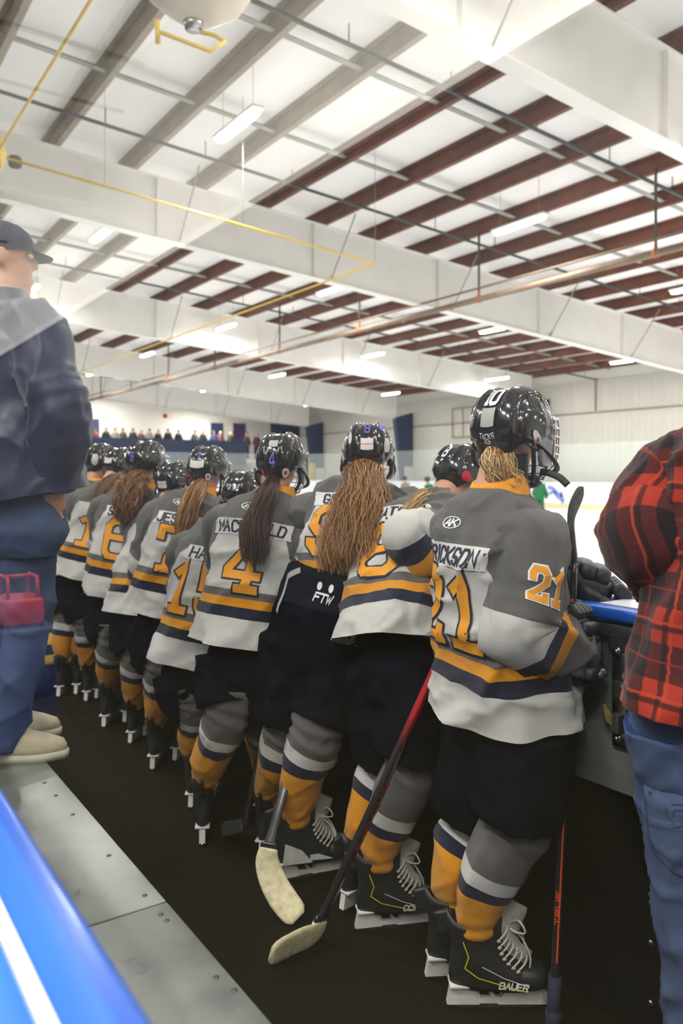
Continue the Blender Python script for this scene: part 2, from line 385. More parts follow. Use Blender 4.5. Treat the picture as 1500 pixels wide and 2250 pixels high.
_t = NT('ice'); _n = _t.noise(1.2, 5); M['ice'] = _t.fin(_t.ramp(_n, [(.3, srgb(224, 226, 230)), (.7, srgb(234, 235, 239))]), .3, spec=.3)
_t = NT('tube_light'); _t.fin((1, 1, 1), .5); _t.b.inputs['Emission Color'].default_value = (1, .98, .95, 1); _t.b.inputs['Emission Strength'].default_value = TUBE_E; M['tube'] = _t.m
_t = NT('rink_glass'); _t.fin((.85, .95, .9), .05); _t.b.inputs['Alpha'].default_value = .12; M['rglass'] = _t.m

XW, YE, XL, YS = 28.4, 47.0, -4.2, -12.0      # ice side wall, end wall, spectator side wall, wall behind
# floor and ice
_t = NT('rubber_floor'); _n = _t.noise(1.7, 6, .6); _n2 = _t.noise(42, 4, .7)
_c = _t.mix(_n2, _t.ramp(_n, [(.3, (.004, .003, .0013)), (.7, (.009, .007, .0033))]), (.013, .011, .006)); _t.bump(_n2, .4, .004)
M['floor'] = _t.fin(_c, _t.ramp(_n, [(.35, (.5,) * 3), (.7, (.75,) * 3)]), spec=.07)
def slab(name, x0, x1, y0, y1, z0, z1, m, parent=None, kind='structure'):
    b = MB(); b.box(((x0 + x1) / 2, (y0 + y1) / 2, (z0 + z1) / 2), (x1 - x0, y1 - y0, z1 - z0)); o = b.build(name, m, parent, False)
    if kind and parent is None: o['kind'] = kind
    return o
fl = slab('floor', XL, 1.86, YS, YE, -.12, 0, M['floor'])
slab('ice_sheet', 1.86, 27.2, YS, 43, -.12, 0, M['ice'])['label'] = 'white ice sheet inside the boards'
slab('floor', 27.2, XW, YS, YE, -.12, -.001, M['floor']); slab('floor', 1.86, 27.2, 43, YE, -.12, -.001, M['floor'])
b = MB(); b.box((11.5, 30, .002), (.3, 0.0, 0)); 
# walls
we = slab('wall_end', XL, XW, YE, YE + .2, 0, 8.6, M['wall'])
wb = slab('wall_back', XL, XW, YS - .2, YS, 0, 8.6, M['wall'])
wl = thing('wall_left', None, None, (0, 0, 0), kind='structure')
slab('upper_panel', XL - .2, XL, YS, YE, 4.72, 8.6, M['wall'], wl)
slab('lower_panel', XL - .2, XL, YS, YE, 0, 4.72, M['charcoal'], wl)
slab('trim_rail', XL, XL + .06, YS, YE, 4.62, 4.74, M['beam'], wl)
# ice-side wall: ribbed siding panels in two courses with a trim between them
wr = thing('wall_right', None, None, (0, 0, 0), kind='structure')
slab('backing', XW + .03, XW + .2, YS, YE, 0, 6.2, M['wall'], wr)
def siding_mesh(h, nm):
    b = MB(); prof = []; w = 1.5; k = 5
    for i in range(k):
        y = i * w / k
        prof += [(y, 0), (y + .17, 0), (y + .2, -.02), (y + .26, -.02), (y + .285, 0)]
    prof.append((w - .006, 0)); G = [[(x, y, z) for y, x in prof] for z in (0, h)]
    b.grid(G, False); return b.build(nm, M['siding'], None, False)
sp = [siding_mesh(4.1, 'siding_panel'), siding_mesh(1.35, 'siding_panel')]
first = [True, True]
for k in range(int((YE + 2) / 1.5)):
    for q, z in ((0, .0), (1, 4.16)):
        o = sp[q] if first[q] else link(sp[q].copy()); first[q] = False
        o.parent = wr; o.location = (XW, -2 + k * 1.5, z)
slab('trim_band', XW - .05, XW, YS, YE, 4.1, 4.17, M['haze_and_trim'], wr)
for Y in (13.4, 17.8, 22.2, 28.5): slab('drop_conduit', XW - .09, XW - .05, Y, Y + .05, 4.17, 5.5, M['haze_and_trim'], wr)

# roof: deck + purlins + sag angles
ce = MB(); zr = lambda X: ROOF(X) + .31
xs = [XL - .2, 0, XW + .2]
for y0, y1 in ((YS, YE + .2),):
    G = [[(x, y, zr(x)) for x in xs] for y in (y0, y1)]; ce.grid(G, False)
    G = [[(x, y, zr(x) + .12) for x in xs] for y in (y0, y1)]; ce.grid(G, False)
ceiling = ce.build('ceiling', M['ceil'], None, False); tag(ceiling, kind='structure')
def purlin(X, m):
    b = MB(); z = ROOF(X)
    b.box((X, (YS + YE) / 2, z + .15), (.012, YE - YS, .29)); b.box((X + .045, (YS + YE) / 2, z + .004), (.1, YE - YS, .008)); b.box((X - .045, (YS + YE) / 2, z + .297), (.09, YE - YS, .008))
    for Yb in BEAMY:                      # lap bolts either side of every frame
        for s_ in (-1, 1):
            for i in range(5):
                for zz in (.08, .21): b.box((X - .012, Yb + s_ * (.25 + .16 * i), z + zz), (.02, .035, .035))
    return b.build('purlin', m, ceiling, False)
BEAMY = (-11, -2.4, 6.45, 15.3, 24.9, 34.7, 43.9)
k = -8
while 8.37 + 1.485 * k < XW:
    X = 8.37 + 1.485 * k; k += 1
    if X > XL: purlin(X, M['purlin'] if X > 8 else M['haze_and_trim'])  # purlins under the glass reflection get its pale wash as their colour
for a, c in zip(BEAMY[:-1], BEAMY[1:]):
    for q in (1 / 3 + .02, 2 / 3 - .02):
        Y = a + (c - a) * q; b = MB()
        for (x0, x1) in ((XL, 0), (0, XW)):
            p0, p1 = V3((x0, Y, ROOF(x0) + .09)), V3((x1, Y, ROOF(x1) + .09)); d = p1 - p0; L = np.linalg.norm(d); d /= L
            b.box((p0 + p1) / 2, (L, .11, .01), (d, (0, 1, 0), np.cross(d, (0, 1, 0)))); b.box((p0 + p1) / 2 + V3((0, .05, .04)), (L, .01, .08), (d, (0, 1, 0), np.cross(d, (0, 1, 0))))
        b.build('sag_angle', M['brace'], ceiling, False)
# portal frames (tapered rafters + columns)
def bot(X): return CZ + 5.2 - .075 * max(X, 0)
for Y in BEAMY:
    fr = thing('portal_frame', None, None, (0, Y, 0), kind='structure')
    fr['label'] = 'white tapered steel roof frame'
    b = MB()
    xs = [XL, 0, 8, 16, 22, 27.3]
    for s_ in (-.006,):
        poly = [(x, bot(x)) for x in xs] + [(x, ROOF(x)) for x in xs[::-1]]
        b.prism(poly, (1, 0, 0), (0, 0, 1), (0, 1, 0), (0, 0, 0), .014)
    b.build('web', M['beam'], fr, False)
    b = MB()
    for x0, x1 in zip(xs[:-1], xs[1:]):
        for fz, dz in ((bot, -.012), (ROOF, -.02)):
            p0, p1 = V3((x0, 0, fz(x0) + dz)), V3((x1, 0, fz(x1) + dz)); d = p1 - p0; L = np.linalg.norm(d); d /= L
            b.box((p0 + p1) / 2, (L, .26, .02), (d, (0, 1, 0), np.cross(d, (0, 1, 0))))
    b.build('flange', M['beam'], fr, False)
    for X in (2.2, 5.9, 9.6, 13.3, 17, 20.7, 24.4):
        b = MB(); b.box((X, -.05, (bot(X) + ROOF(X)) / 2), (.012, .1, ROOF(X) - bot(X))); b.build('stiffener', M['beam'], fr, False)
        b = MB(); b.tube([(X + .5, -.02, bot(X) + .02), (X + .5, -1.0, ROOF(X) + .02)], .016, 6); b.build('flange_brace', M['brace'], fr)
    b = MB()
    poly = [(27.6, 0), (27.9, 0), (28.3, 0), (28.3, 5), (27.0, bot(27))]
    b.prism([(27.75, 0), (28.3, 0), (28.3, 4.9), (27.1, 4.6)], (1, 0, 0), (0, 0, 1), (0, 1, 0), (0, 0, 0), .3)
    b.build('column', M['navyw'], fr, False)
    slab('column_foot', 27.7, 28.35, -.16, .16, 0, 1.9, M['wall'], fr)
# lamps
for X in LAMP_X:
    for Y in LAMP_Y:
        if X < 0 or Y < 4: continue
        rw = {5.5: 'in the row nearest the benches', 11.6: 'in the second row over the ice', 17.6: 'in the third row over the ice', 24.0: 'in the farthest row'}[X]
        dp = {4.2: 'nearest the camera', 10.9: 'first fully in view', 17.5: 'second into the hall', 23.8: 'third into the hall', 31.0: 'fourth into the hall', 38.4: 'last before the end wall'}[Y]
        t = thing('ceiling_light', 'white linear tube light %s, %s' % (rw, dp), 'ceiling light', (X, Y, LAMPZ(X)), 'linear ceiling lights')
        b = MB(); b.box((0, 0, .045), (.2, 1.36, .05), bev=.012); b.build('housing', M['beam'], t)
        b = MB(); b.sell((0, 0, .0), ((.085, 0, 0), (0, .67, 0), (0, 0, .04)), (.5, .25), (12, 12)); b.build('diffuser', M['tube'], t)
        for s_ in (-.5, .5): b = MB(); b.tube([(0, s_, .06), (0, s_, ROOF(X) - LAMPZ(X) + .2)], .004, 5); b.build('hanger_wire', M['brace'], t)
for i, (X, Y, Z) in enumerate(FILL_L):  # housings built round the added, unseen fill lights
    t = thing('ceiling_light', 'added fill light hanging low over the spectator side, number %s from the back' % ('one', 'two', 'three', 'four')[i], 'ceiling light', (X, Y, Z))
    b = MB(); b.box((0, 0, .045), (.2, 1.36, .05), bev=.012); b.build('housing', M['beam'], t)
    b = MB(); b.sell((0, 0, .0), ((.085, 0, 0), (0, .67, 0), (0, 0, .04)), (.5, .25), (12, 12)); b.build('diffuser', M['tube'], t)
    for s_ in (-.5, .5): b = MB(); b.tube([(0, s_, .06), (0, s_, ROOF(0) + .2 - Z)], .006, 5); b.build('hanger_wire', M['brace'], t)
for i, X in enumerate((2.5, 8.5, 14.5, 20.5)):  # unseen lamps added to brighten the end wall and balcony
    t = thing('ceiling_light', 'added fill light hidden behind the last roof frame, %s from the left' % ('first', 'second', 'third', 'fourth')[i], 'ceiling light', (X, 44.8, 6.95 - .07 * X))
    L = bpy.data.lights.new('lamp_light', 'AREA'); L.shape = 'RECTANGLE'; L.size = 1.3; L.size_y = .22; L.energy = 330; L.color = (1, .975, .93)
    o = bpy.data.objects.new('lamp_light', L); link(o, t); o.location = (0, 0, -.06)
    b = MB(); b.box((0, 0, .045), (1.36, .2, .05), bev=.012); b.build('housing', M['beam'], t)
    b = MB(); b.sell((0, 0, .0), ((.67, 0, 0), (0, .085, 0), (0, 0, .04)), (.25, .5), (12, 12)); b.build('diffuser', M['tube'], t)
    b = MB(); b.tube([(0, 0, .06), (0, 0, ROOF(X) + .2 - 6.95 + .07 * X)], .01, 5); b.build('hanger_wire', M['brace'], t)
# conduits, sprinkler pipe, gas pipe
for Y, lab in ((8.65, 'thin dark conduit crossing the nearest roof bay high up'), (13.15, 'thin dark conduit crossing the middle of the nearest full roof bay'), (22.2, 'thin dark conduit crossing the third roof bay')):
    b = MB(); b.tube([(XL, Y, ROOF(0) - .28), (0, Y, ROOF(0) - .28), (XW, Y, ROOF(XW) - .28)], .032, 8)
    for i in range(16): b.tube([(.6 + i * 1.8, Y, ROOF(.6 + i * 1.8) - .26), (.6 + i * 1.8, Y, ROOF(.6 + i * 1.8))], .01, 5)
    tag(b.build('conduit', M['conduit']), lab, 'conduit')
t = thing('sprinkler_pipe', 'long brown sprinkler main running down the hall under the roof', 'pipe', (12.7, 0, 5.4))
b = MB(); b.tube([(0, -6, 0), (0, YE - .1, 0)], .07, 12); b.tube([(0, -6, .25), (0, YE - .1, .25)], .028, 8); b.build('pipe_run', M['pipe'], t)
for Y in (4.4, 8.65, 13.15, 17.8, 22.2, 27, 31.5, 36, 40.5):
    b = MB(); b.tube([(0, Y, .05), (0, Y, ROOF(12.7) - 5.4)], .028, 6); b.build('hanger_rod', M['conduit'], t)
    b = MB(); b.tube([(0, Y - .03, 0), (0, Y + .03, 0)], .085, 12); b.tube([(0, Y, .08), (0, Y, .2)], .03, 8); b.build('pipe_clamp', M['clamp'], t)
t = thing('gas_pipe', 'thin yellow gas pipe turning corners below the pale roof purlins', 'pipe', (0, 0, 0))
b = MB(); zz = lambda X: CZ + 4.42 - .08 * X
b.tube([(2.15, 1.5, zz(2.15)), (2.15, 11.3, zz(2.15)), (2.15, 11.3, zz(2.15) + .001)], .02, 8)
b.tube([(2.15, 11.3, zz(2.15)), (8.4, 11.3, zz(8.4))], .02, 8); b.tube([(8.4, 11.3, zz(8.4)), (8.4, 40, zz(8.4))], .02, 8)
b.build('pipe_run', M['yellow'], t)
for X in (2.15, 3.6, 5.8, 8.4):
    b = MB(); b.tube([(X, 11.3, zz(X)), (X, 11.3, ROOF(X))], .004, 5); b.build('pipe_hanger', M['brace'], t)
b = MB(); b.sell((2.15, 11.3, zz(2.15)), ((.12, 0, 0), (0, .1, 0), (0, 0, .12)), (.6, .6)); b.tube([(2.15, 11.1, zz(2.15) - .25), (2.15, 11.2, zz(2.15) + .25)], .05, 8); b.build('valve', M['yellow'], t)
b = MB(); b.sell((2.4, 11.35, zz(2.15) - .02), ((.09, 0, 0), (0, .05, 0), (0, 0, .09)), (1, .6)); b.build('regulator', M['conduit'], t)
# heater hanging at the top of the view
c = P(425, -35, 6.6)
t = thing('unit_heater', 'beige rounded hanging heater at the top of the view', 'heater', c)
M['beige'] = plain('beige_heater_paint', srgb(205, 195, 178), .5, var=.08, scale=3)
b = MB(); G = []
for z, r in ((.5, .42), (.12, .47), (0, .46), (-.14, .38), (-.26, .22), (-.32, .12)):
    G.append([(r * 1.1 * math.cos(a), r * .8 * math.sin(a), z) for a in np.linspace(0, 2 * math.pi, 40, endpoint=False)])
b.grid(G, True, None, 0, True, True); b.build('casing', M['beige'], t)
b = MB(); b.tube([(0, 0, -.3), (0, 0, -.38)], [.09, .07], 16); b.build('outlet', M['steel'], t)
b = MB(); b.tube([P(345, 45, 6.4) - c, P(347, 95, 6.4) - c], .022, 8); b.tube([P(346, 68, 6.4) - c, P(462, 113, 6.35) - c, P(494, 92, 6.5) - c, P(472, 78, 6.6) - c, P(440, 70, 6.6) - c], .018, 8); b.build('gas_connector', M['yellow'], t)
for dx in (-.35, .35):
    b = MB(); b.tube([(dx, 0, .45), (dx, 0, ROOF(c.x) - c.z)], .012, 6); b.build('hanger_rod', M['brace'], t)

# ---- rink boards on the far side and ends
t = thing('rink_boards', 'white rink boards with yellow kick strip around the far ice', 'rink boards', (27.0, 0, 0))
def boards(parent, p0, p1, n, inward):
    p0, p1 = V3(p0), V3(p1); d = (p1 - p0) / n; L = np.linalg.norm(d); u = d / L; N = V3(inward)
    for i in range(n):
        c = p0 + d * (i + .5)
        for nm, z, hh, m, th in (('board_panel', .65, .86, M['board'], .05), ('kick_strip', .11, .2, M['kick'], .06), ('cap_rail', 1.1, .05, M['blue'] if False else M['board'], .1), ('glass_pane', 1.95, 1.6, M['rglass'], .015)):
            b = MB(); b.box(c + V3((0, 0, z)), (L - .012, th, hh), (u, np.cross((0, 0, 1), u), (0, 0, 1))); b.build(nm, m, parent, False)
boards(t, (0, -4, 0), (0, 40, 0), 18, (-1, 0, 0))
boards(t, (-24.5, 43, 0), (-1.8, 43, 0), 10, (0, -1, 0))
boards(t, (-1.8, 43, 0), (0, 40, 0), 1, (0, -1, 0))
# blue blurred emblem on the far boards
b = MB(); sf = flat_surf((26.96, 23.3, .62), (0, -1, 0), (0, 0, 1), (-1, 0, 0))
put_text(b, stroke_quads([(-.35, .3), (-.05, .22), (.2, .0), (.45, -.1)], .16, 0) + stroke_quads([(-.3, .0), (0, .1), (.15, -.1), (.5, -.35)], .12, 0) + stroke_quads([(.35, .1), (.5, -.3)], .12, 0), sf, .01, .3); b.build('board_emblem', plain('emblem_blue', srgb(120, 140, 205), .6), t).location = (-27.0, 0, 0)
# ---- mezzanine, banners and openings on the end wall
mz = thing('mezzanine', 'navy fronted viewing balcony along the end wall', 'balcony', (0, 0, 0))
slab('deck', -4, 24.2, 44.6, YE - .01, 2.2, 2.4, M['wall'], mz)
for i in range(15): slab('parapet_panel', -3.9 + i * 1.8, -3.9 + (i + 1) * 1.8 - .02, 44.5, 44.6, 2.1, 3.55, M['navyw'], mz)
for X in (2, 6, 10, 14, 18, 22): slab('post', X, X + .2, 44.7, 44.9, 0, 2.2, M['wall'], mz)
bx = MB(); bx.box((0, 0, 0), (1, 1, 1))
def panel(name, lab, cat, px0, px1, py0, py1, Y, m, grp=None):
    a, b_ = P(px0, py0, 40), P(px1, py1, 40)
    def atY(px, py):
        d = Y / (CS - (px - 750) / FPX * SN); return P(px, py, d)
    p0, p1 = atY(px0, py1), atY(px1, py0); o = slab(name, p0.x, p1.x, Y - .08, Y, p0.z, p1.z, m, None, None); return tag(o, lab, cat, grp)
panel('wall_banner', 'navy banner high on the end wall, left of the purple one', 'banner', 463, 489, 930, 990, YE - .02, M['navyw'])
panel('wall_banner', 'purple hanging banner on the end wall', 'banner', 512, 538, 931, 1000, YE - .02, M['purple'])
panel('wall_banner', 'wide navy banner on the end wall beside the corner', 'banner', 594, 658, 933, 962, YE - .02, M['navyw'])
panel('wall_banner', 'narrow tall navy banner right at the corner of the end wall', 'banner', 671, 692, 938, 1010, YE - .02, M['navyw'])
panel('doorway', 'dark navy framed doorway on the balcony beside the man in the cap', 'doorway', 196, 217, 921, 990, YE - .02, M['navyw'])
panel('yellow_post', 'yellow padded post standing at the corner of the rink', 'post', 679, 690, 1018, 1063, 43.4, plain('yellow_pad', srgb(205, 180, 50), .6))
panel('window_opening', 'grey window below the balcony between helmets', 'window', 515, 535, 1033, 1062, YE - .02, plain('grey_window', srgb(110, 128, 130), .2))
b = MB(); q = P(337, 918, 51); b.tube([(q.x, YE - .02, q.z), (q.x, YE - .06, q.z)], .14, 16); tag(b.build('fire_bell', M['redst']), 'small red fire bell high on the end wall', 'bell')
fq = P(1013, 917, 44)
b = MB(); 
for (a, c_, w_, h_) in ((0, .75, 1.6, .05), (0, -.75, 1.6, .05), (-.78, 0, .05, 1.5), (.78, 0, .05, 1.5), (0, 0, .03, 1.5)): b.box((0, a, c_), (.05, w_, h_))
o = b.build('wall_vent_frame', M['haze_and_trim'], None, False); o.location = (XW - .1, 30.5, 4.55 - .4); tag(o, 'square grey vent frame on the cream siding wall', 'vent')
# ================================================================== players' bench area
_t = NT('scuffed_aluminium'); _n = _t.noise(7, 5); _s = _t.noise(1.0, 6, .7, _t.mapvec((14, 90, 14)), 1.5); _s2 = _t.noise(1.0, 6, .7, _t.mapvec((70, 9, 14), rot=(0, 0, .5)), 1.5)
_sc = _t.math('ADD', _t.math('GREATER_THAN', _s, .69), _t.math('GREATER_THAN', _s2, .69))
_c = _t.mix(_t.math('MULTIPLY', _sc, .35), _t.ramp(_n, [(.3, srgb(118, 123, 120)), (.7, srgb(144, 147, 142))]), srgb(190, 192, 188))
_t.bump(_t.math('ADD', _s, _s2), .15, .002); M['alu'] = _t.fin(_c, _t.ramp(_n, [(.3, (.26,) * 3), (.7, (.42,) * 3)]), .45)
_t = NT('board_inner_panel'); _n = _t.noise(3, 5); _n2 = _t.noise(220, 2, .5); _t.bump(_n2, .25, .002)
M['inner'] = _t.fin(_t.ramp(_n, [(.3, srgb(112, 114, 110)), (.7, srgb(132, 134, 129))]), .5)
M['rail'] = plain('grey_steel_frame', srgb(88, 90, 88), .45, metal=.5, var=.15)
M['black'] = plain('black_kick_rubber', (.003, .003, .003), .9, var=.3, spec=.08)
M['brass'] = plain('worn_brass', srgb(190, 165, 110), .35, metal=1.0, var=.25, scale=60)
XB = 1.72
t = thing('dasher_board', 'grey players bench boards with bright blue cap and black kick panels', 'rink boards', (0, 0, 0))
ys = [-1.2, .1, 1.085, 2.3, 3.52, 4.74, 5.96, 7.18]
for i, (a, c_) in enumerate(zip(ys[:-1], ys[1:])):
    b = MB(); b.box((XB + .03, (a + c_) / 2, .81), (.04, c_ - a - .006, .42), bev=.004); b.build('board_panel', M['inner'], t)
    b = MB(); b.box((XB + .06, (a + c_) / 2, .3), (.06, c_ - a - .004, .6)); b.build('kick_panel', M['black'], t, False)
    b = MB()
    b.box((XB + .018, a + .02, .82), (.045, .04, .44), bev=.004); b.box((XB + .012, (a + c_) / 2, 1.015), (.05, c_ - a, .035), bev=.004)
    b.build('frame_rail', M['rail'], t)
    for z in (.1, .25, .42):
        b = MB(); b.sell((XB + .028, a + .12, z), ((.006, 0, 0), (0, .008, 0), (0, 0, .008))); b.build('bolt', M['steel'], t)
b = MB(); b.box((XB + .075, 3.0, 1.057), (.2, 8.4, .034), bev=.012); b.build('cap_rail', M['blue'], t)
b = MB(); b.box((XB + .14, 3.0, .5), (.02, 8.4, 1.0)); b.build('ice_facing', M['board'], t, False)
def atX(px, py, X):
    d = X / (SN + (px - 750) / FPX * CS); return P(px, py, d)
b = MB(); q = atX(1392, 1353, XB + .08); b.box((q.x, q.y, 1.0755), (.12, .12, .002)); b.build('white_patch', M['board'], t, False)
# latch hardware at the gate
q = atX(1361, 1515, XB)
b = MB(); b.box((XB + .002, q.y, .855), (.012, .042, .27), bev=.003); b.box((XB + .006, q.y - .03, .855), (.03, .01, .27)); b.build('latch_plate', M['steel'], t)
for zz in (.965, .745):
    b = MB(); b.tube([(XB - .012, q.y, zz), (XB, q.y, zz)], .013, 6); b.tube([(XB - .018, q.y, zz), (XB - .01, q.y, zz)], .007, 12); b.build('latch_bolt', M['steel'], t)
b = MB(); b.box((XB - .014, q.y - .055, .868), (.014, .13, .052), bev=.006); b.build('latch_bar', M['rail'], t)
b = MB(); b.prism([(.0, .0), (.018, .032), (.025, .032), (.018, -.01), (.006, -.02), (-.002, -.02)], (-.6, .8, 0), (0, 0, 1), (.8, .6, 0), (XB - .02, q.y + .004, .80), .012); b.build('latch_lever', M['brass'], t, False)
b = MB(); b.box((XB - .012, q.y, .785), (.03, .03, .05), bev=.005); b.build('latch_housing', M['rail'], t, False)
b = MB(); b.box((XB + .004, q.y - .02, .99), (.03, .1, .055), bev=.008); b.build('hinge_plate', M['rail'], t)
# bench
t = thing('bench', 'long scuffed aluminium topped bench behind the players', 'bench', (0, 0, 0))
BZ = .46; jy = PZ(365, 1985, BZ).y
cuts = [-1.0, PZ(360, 1982, BZ).y, 3.62, 6.2]
for i, (a, c_) in enumerate(zip(cuts[:-1], cuts[1:])):
    b = MB(); b.box((.485, (a + c_) / 2, BZ - .011), (.385, c_ - a - .006, .022), bev=.003); b.build('seat_plate', M['alu'], t)
b = MB()
for Y in np.arange(-.8, 6.1, 1.1): b.box((.47, Y, .22), (.3, .05, .43))
b.build('support', M['rail'], t, False)
b = MB(); b.box((.655, 2.6, .4), (.02, 7.1, .09)); b.build('apron', M['rail'], t, False)
for px, py in ((318, 1968), (475, 2148), (366, 2023), (353, 2010), (239, 1880), (160, 1790), (123, 1748), (98, 1720), (515, 2177)):
    q = PZ(px, py, BZ)
    if q.y > 0: b = MB(); b.tube([(q.x, q.y, BZ - .002), (q.x, q.y, BZ + .0015)], .006, 12); b.tube([(q.x, q.y, BZ), (q.x, q.y, BZ + .002)], .0025, 6); b.build('screw', M['rail'], t)
# blue ledge of the dividing wall with its glass
t = thing('dividing_wall', 'bright blue capped low wall in the foreground, blurred', 'wall', (0, 0, 0))
b = MB(); b.box((.155, 2.5, .5), (.09, 8.5, .96)); b.build('wall_body', M['board'], t, False)
b = MB(); b.box((.16, 2.5, .985), (.12, 8.5, .04), bev=.012); b.build('cap_rail', M['blue'], t)
b = MB(); b.box((.15, 2.5, 1.008), (.012, 8.5, .01), bev=.002); b.build('glass_channel', M['beam'], t)
_t = NT('pane_glass'); _fr = _t.n('Fresnel'); _fr.inputs[0].default_value = 1.45
_g = _t.n('BsdfGlossy'); _g.inputs['Roughness'].default_value = .015; _g.inputs['Color'].default_value = (.96, .98, .98, 1)
_tr = _t.n('BsdfTransparent'); _tr.inputs[0].default_value = (.97, .985, .98, 1); _mx = _t.n('MixShader')
_f = _t.math('DIVIDE', _t.math('MULTIPLY', _fr.outputs[0], 2.0), _t.math('ADD', _fr.outputs[0], 1.0))
_t.set(_mx.inputs[0], _t.math('MINIMUM', _t.math('MULTIPLY', _f, .6), .3)); _t.t.links.new(_tr.outputs[0], _mx.inputs[1]); _t.t.links.new(_g.outputs[0], _mx.inputs[2]); _t.t.links.new(_mx.outputs[0], _t.out.inputs[0]); M['pane'] = _t.m
b = MB(); b.add([(.15, -.9, 1.01), (.15, 6.7, 1.01), (.15, 6.7, 3.4), (.15, -.9, 3.4)], [(0, 1, 2, 3)]); b.build('glass_pane', M['pane'], t, False)
b = MB(); b.box((.15, 6.73, 2.2), (.05, .06, 2.4)); b.build('glass_post', M['rail'], t, False)

# spectator side: what the glass reflects
_sd = thing('low_stand', 'small dark stand on the spectator side under the red carrier', 'stand', (-.72, 4.3, 0))
b = MB(); b.box((.1, -.03, .33), (.3, .36, .66), bev=.02); b.build('counter_body', M['navyw'], _sd)
cr = thing('bottle_carrier', 'red plastic bottle carrier with a handle mirrored in the glass', 'carrier', (-.62, 4.27, .66))
b = MB(); b.box((0, 0, .07), (.2, .24, .14), bev=.02); b.build('tray', M['redst'], cr)
b = MB(); b.tube([(-.07, -.1, .13), (-.07, -.08, .24), (-.07, .08, .24), (-.07, .1, .13)], .01, 8); b.tube([(.07, -.1, .13), (.07, -.08, .24), (.07, .08, .24), (.07, .1, .13)], .01, 8); b.tube([(-.07, 0, .24), (.07, 0, .24)], .01, 8); b.build('handle', M['redst'], cr)

# ---- bags and gear at the far end of the bench
def duffel(name, lab, c, L, r, az, m, m2=None, cat='bag'):
    t = thing(name, lab, cat, c); F, S = az2(az); b = MB()
    G = []
    for i in range(15):
        s = -1 + 2 * i / 14; k = (1 - abs(s) ** 5) ** .5 if abs(s) < 1 else .02; k = max(k, .05)
        G.append([V3(F) * (s * L / 2) + V3(S) * (r * k * math.copysign(abs(math.cos(a)) ** .7, math.cos(a))) + V3((0, 0, r * .95 + r * .95 * k * math.copysign(abs(math.sin(a)) ** .7, math.sin(a)))) + V3((0, 0, .012 * nz3((s * 3, a, r), 2))) for a in np.linspace(0, 2 * math.pi, 24, endpoint=False)])
    b.grid(G, True, None, 0, True, True); b.build('bag_body', m, t)
    b = MB()
    for s in (-.2, .2):
        b.tube([V3(F) * (s * L) + V3(S) * (r * 1.02 * math.cos(a)) + V3((0, 0, r * .95 + r * 1.0 * math.sin(a))) for a in np.linspace(0, math.pi, 14)], .015, 6, flat=.3)
    b.build('strap', m2 or M['matte'], t)
    b = MB(); b.tube([V3(F) * (s * L / 2) + V3((0, 0, r * 1.92)) for s in (-.8, 0, .8)], .006, 6); b.build('zip', M['matte'], t)
    return t
M['mbag'] = plain('maroon_canvas', srgb(70, 16, 30), .8, var=.2, bump=.2)
M['tbag'] = plain('tan_canvas', srgb(120, 98, 62), .85, var=.2, bump=.3)
M['nbag'] = plain('navy_canvas', srgb(18, 20, 44), .7, var=.2, bump=.2)
_t = NT('yellow_black_stripes'); _o = _t.n('SeparateXYZ'); _t.t.links.new(_t.n('TexCoord').outputs['Object'], _o.inputs[0])
_q = _t.math('FRACT', _t.math('MULTIPLY', _o.outputs[2], 7.2)); M['stripe'] = _t.fin(_t.mix(_t.math('GREATER_THAN', _q, .52), srgb(222, 186, 28), (.012, .012, .012)), .5)
q = PZ(128, 1524); duffel('duffel_bag', 'dark navy duffel bag on the floor beside the man on the bench', (q.x, q.y + .1, 0), .6, .115, 20, M['nbag'])
t = thing('gear_case', 'yellow topped case with black stripes stacked on the navy bag', 'case', (q.x + .02, q.y + .12, .2))
b = MB(); b.box((0, 0, .15), (.46, .38, .30), bev=.03); b.build('case_body', M['stripe'], t)
b = MB(); b.box((0, 0, .325), (.44, .4, .05), bev=.015); b.build('case_lid', plain('yellow_lid', srgb(225, 195, 40), .5), t)
q = PZ(185, 1500); duffel('duffel_bag', 'tan canvas bag behind the legs of the farthest players', (q.x - .05, q.y + .9, .25), .75, .17, 10, M['tbag'])
duffel('duffel_bag', 'maroon canvas bag lying on top of the tan one', (q.x - .05, q.y + .95, .58), .7, .15, 10, M['mbag'])
slab('gear_shelf', .8, 1.65, q.y + .7, q.y + 1.3, .2, .25, M['rail'])['label'] = 'low shelf'
bpy.data.objects['gear_shelf']['category'] = 'shelf'; bpy.data.objects['gear_shelf'].__delitem__('kind')
bpy.data.objects['gear_shelf']['label'] = 'low dark shelf carrying the tan and maroon bags'
# ================================================================== people: shared pieces
def mat_hair(name, a, b_, c_):
    t = NT(name); u, v, _ = t.uv(); n = t.noise(30, 3)
    return t.fin(t.ramp(t.math('ADD', t.math('MULTIPLY', u, .8), t.math('MULTIPLY', n, .3)), [(.15, a), (.55, b_), (.95, c_)]), .42, spec=.45)
HAIR = {'blond': mat_hair('blond_hair', srgb(120, 86, 48), srgb(198, 158, 98), srgb(240, 212, 158)), 'brown': mat_hair('dark_brown_hair', srgb(30, 18, 12), srgb(62, 40, 26), srgb(98, 66, 42)),
        'gold': mat_hair('golden_brown_hair', srgb(70, 42, 20), srgb(138, 94, 48), srgb(196, 150, 92)), 'auburn': mat_hair('auburn_hair', srgb(60, 36, 20), srgb(118, 80, 48), srgb(158, 116, 74))}
def put_mesh(name, me, parent, mw, parent_inv=True):
    o = bpy.data.objects.new(name, me); link(o, parent); o.matrix_world = mw
    if parent is not None:
        pm = world_of(parent); o.matrix_basis = pm.inverted() @ mw
    return o
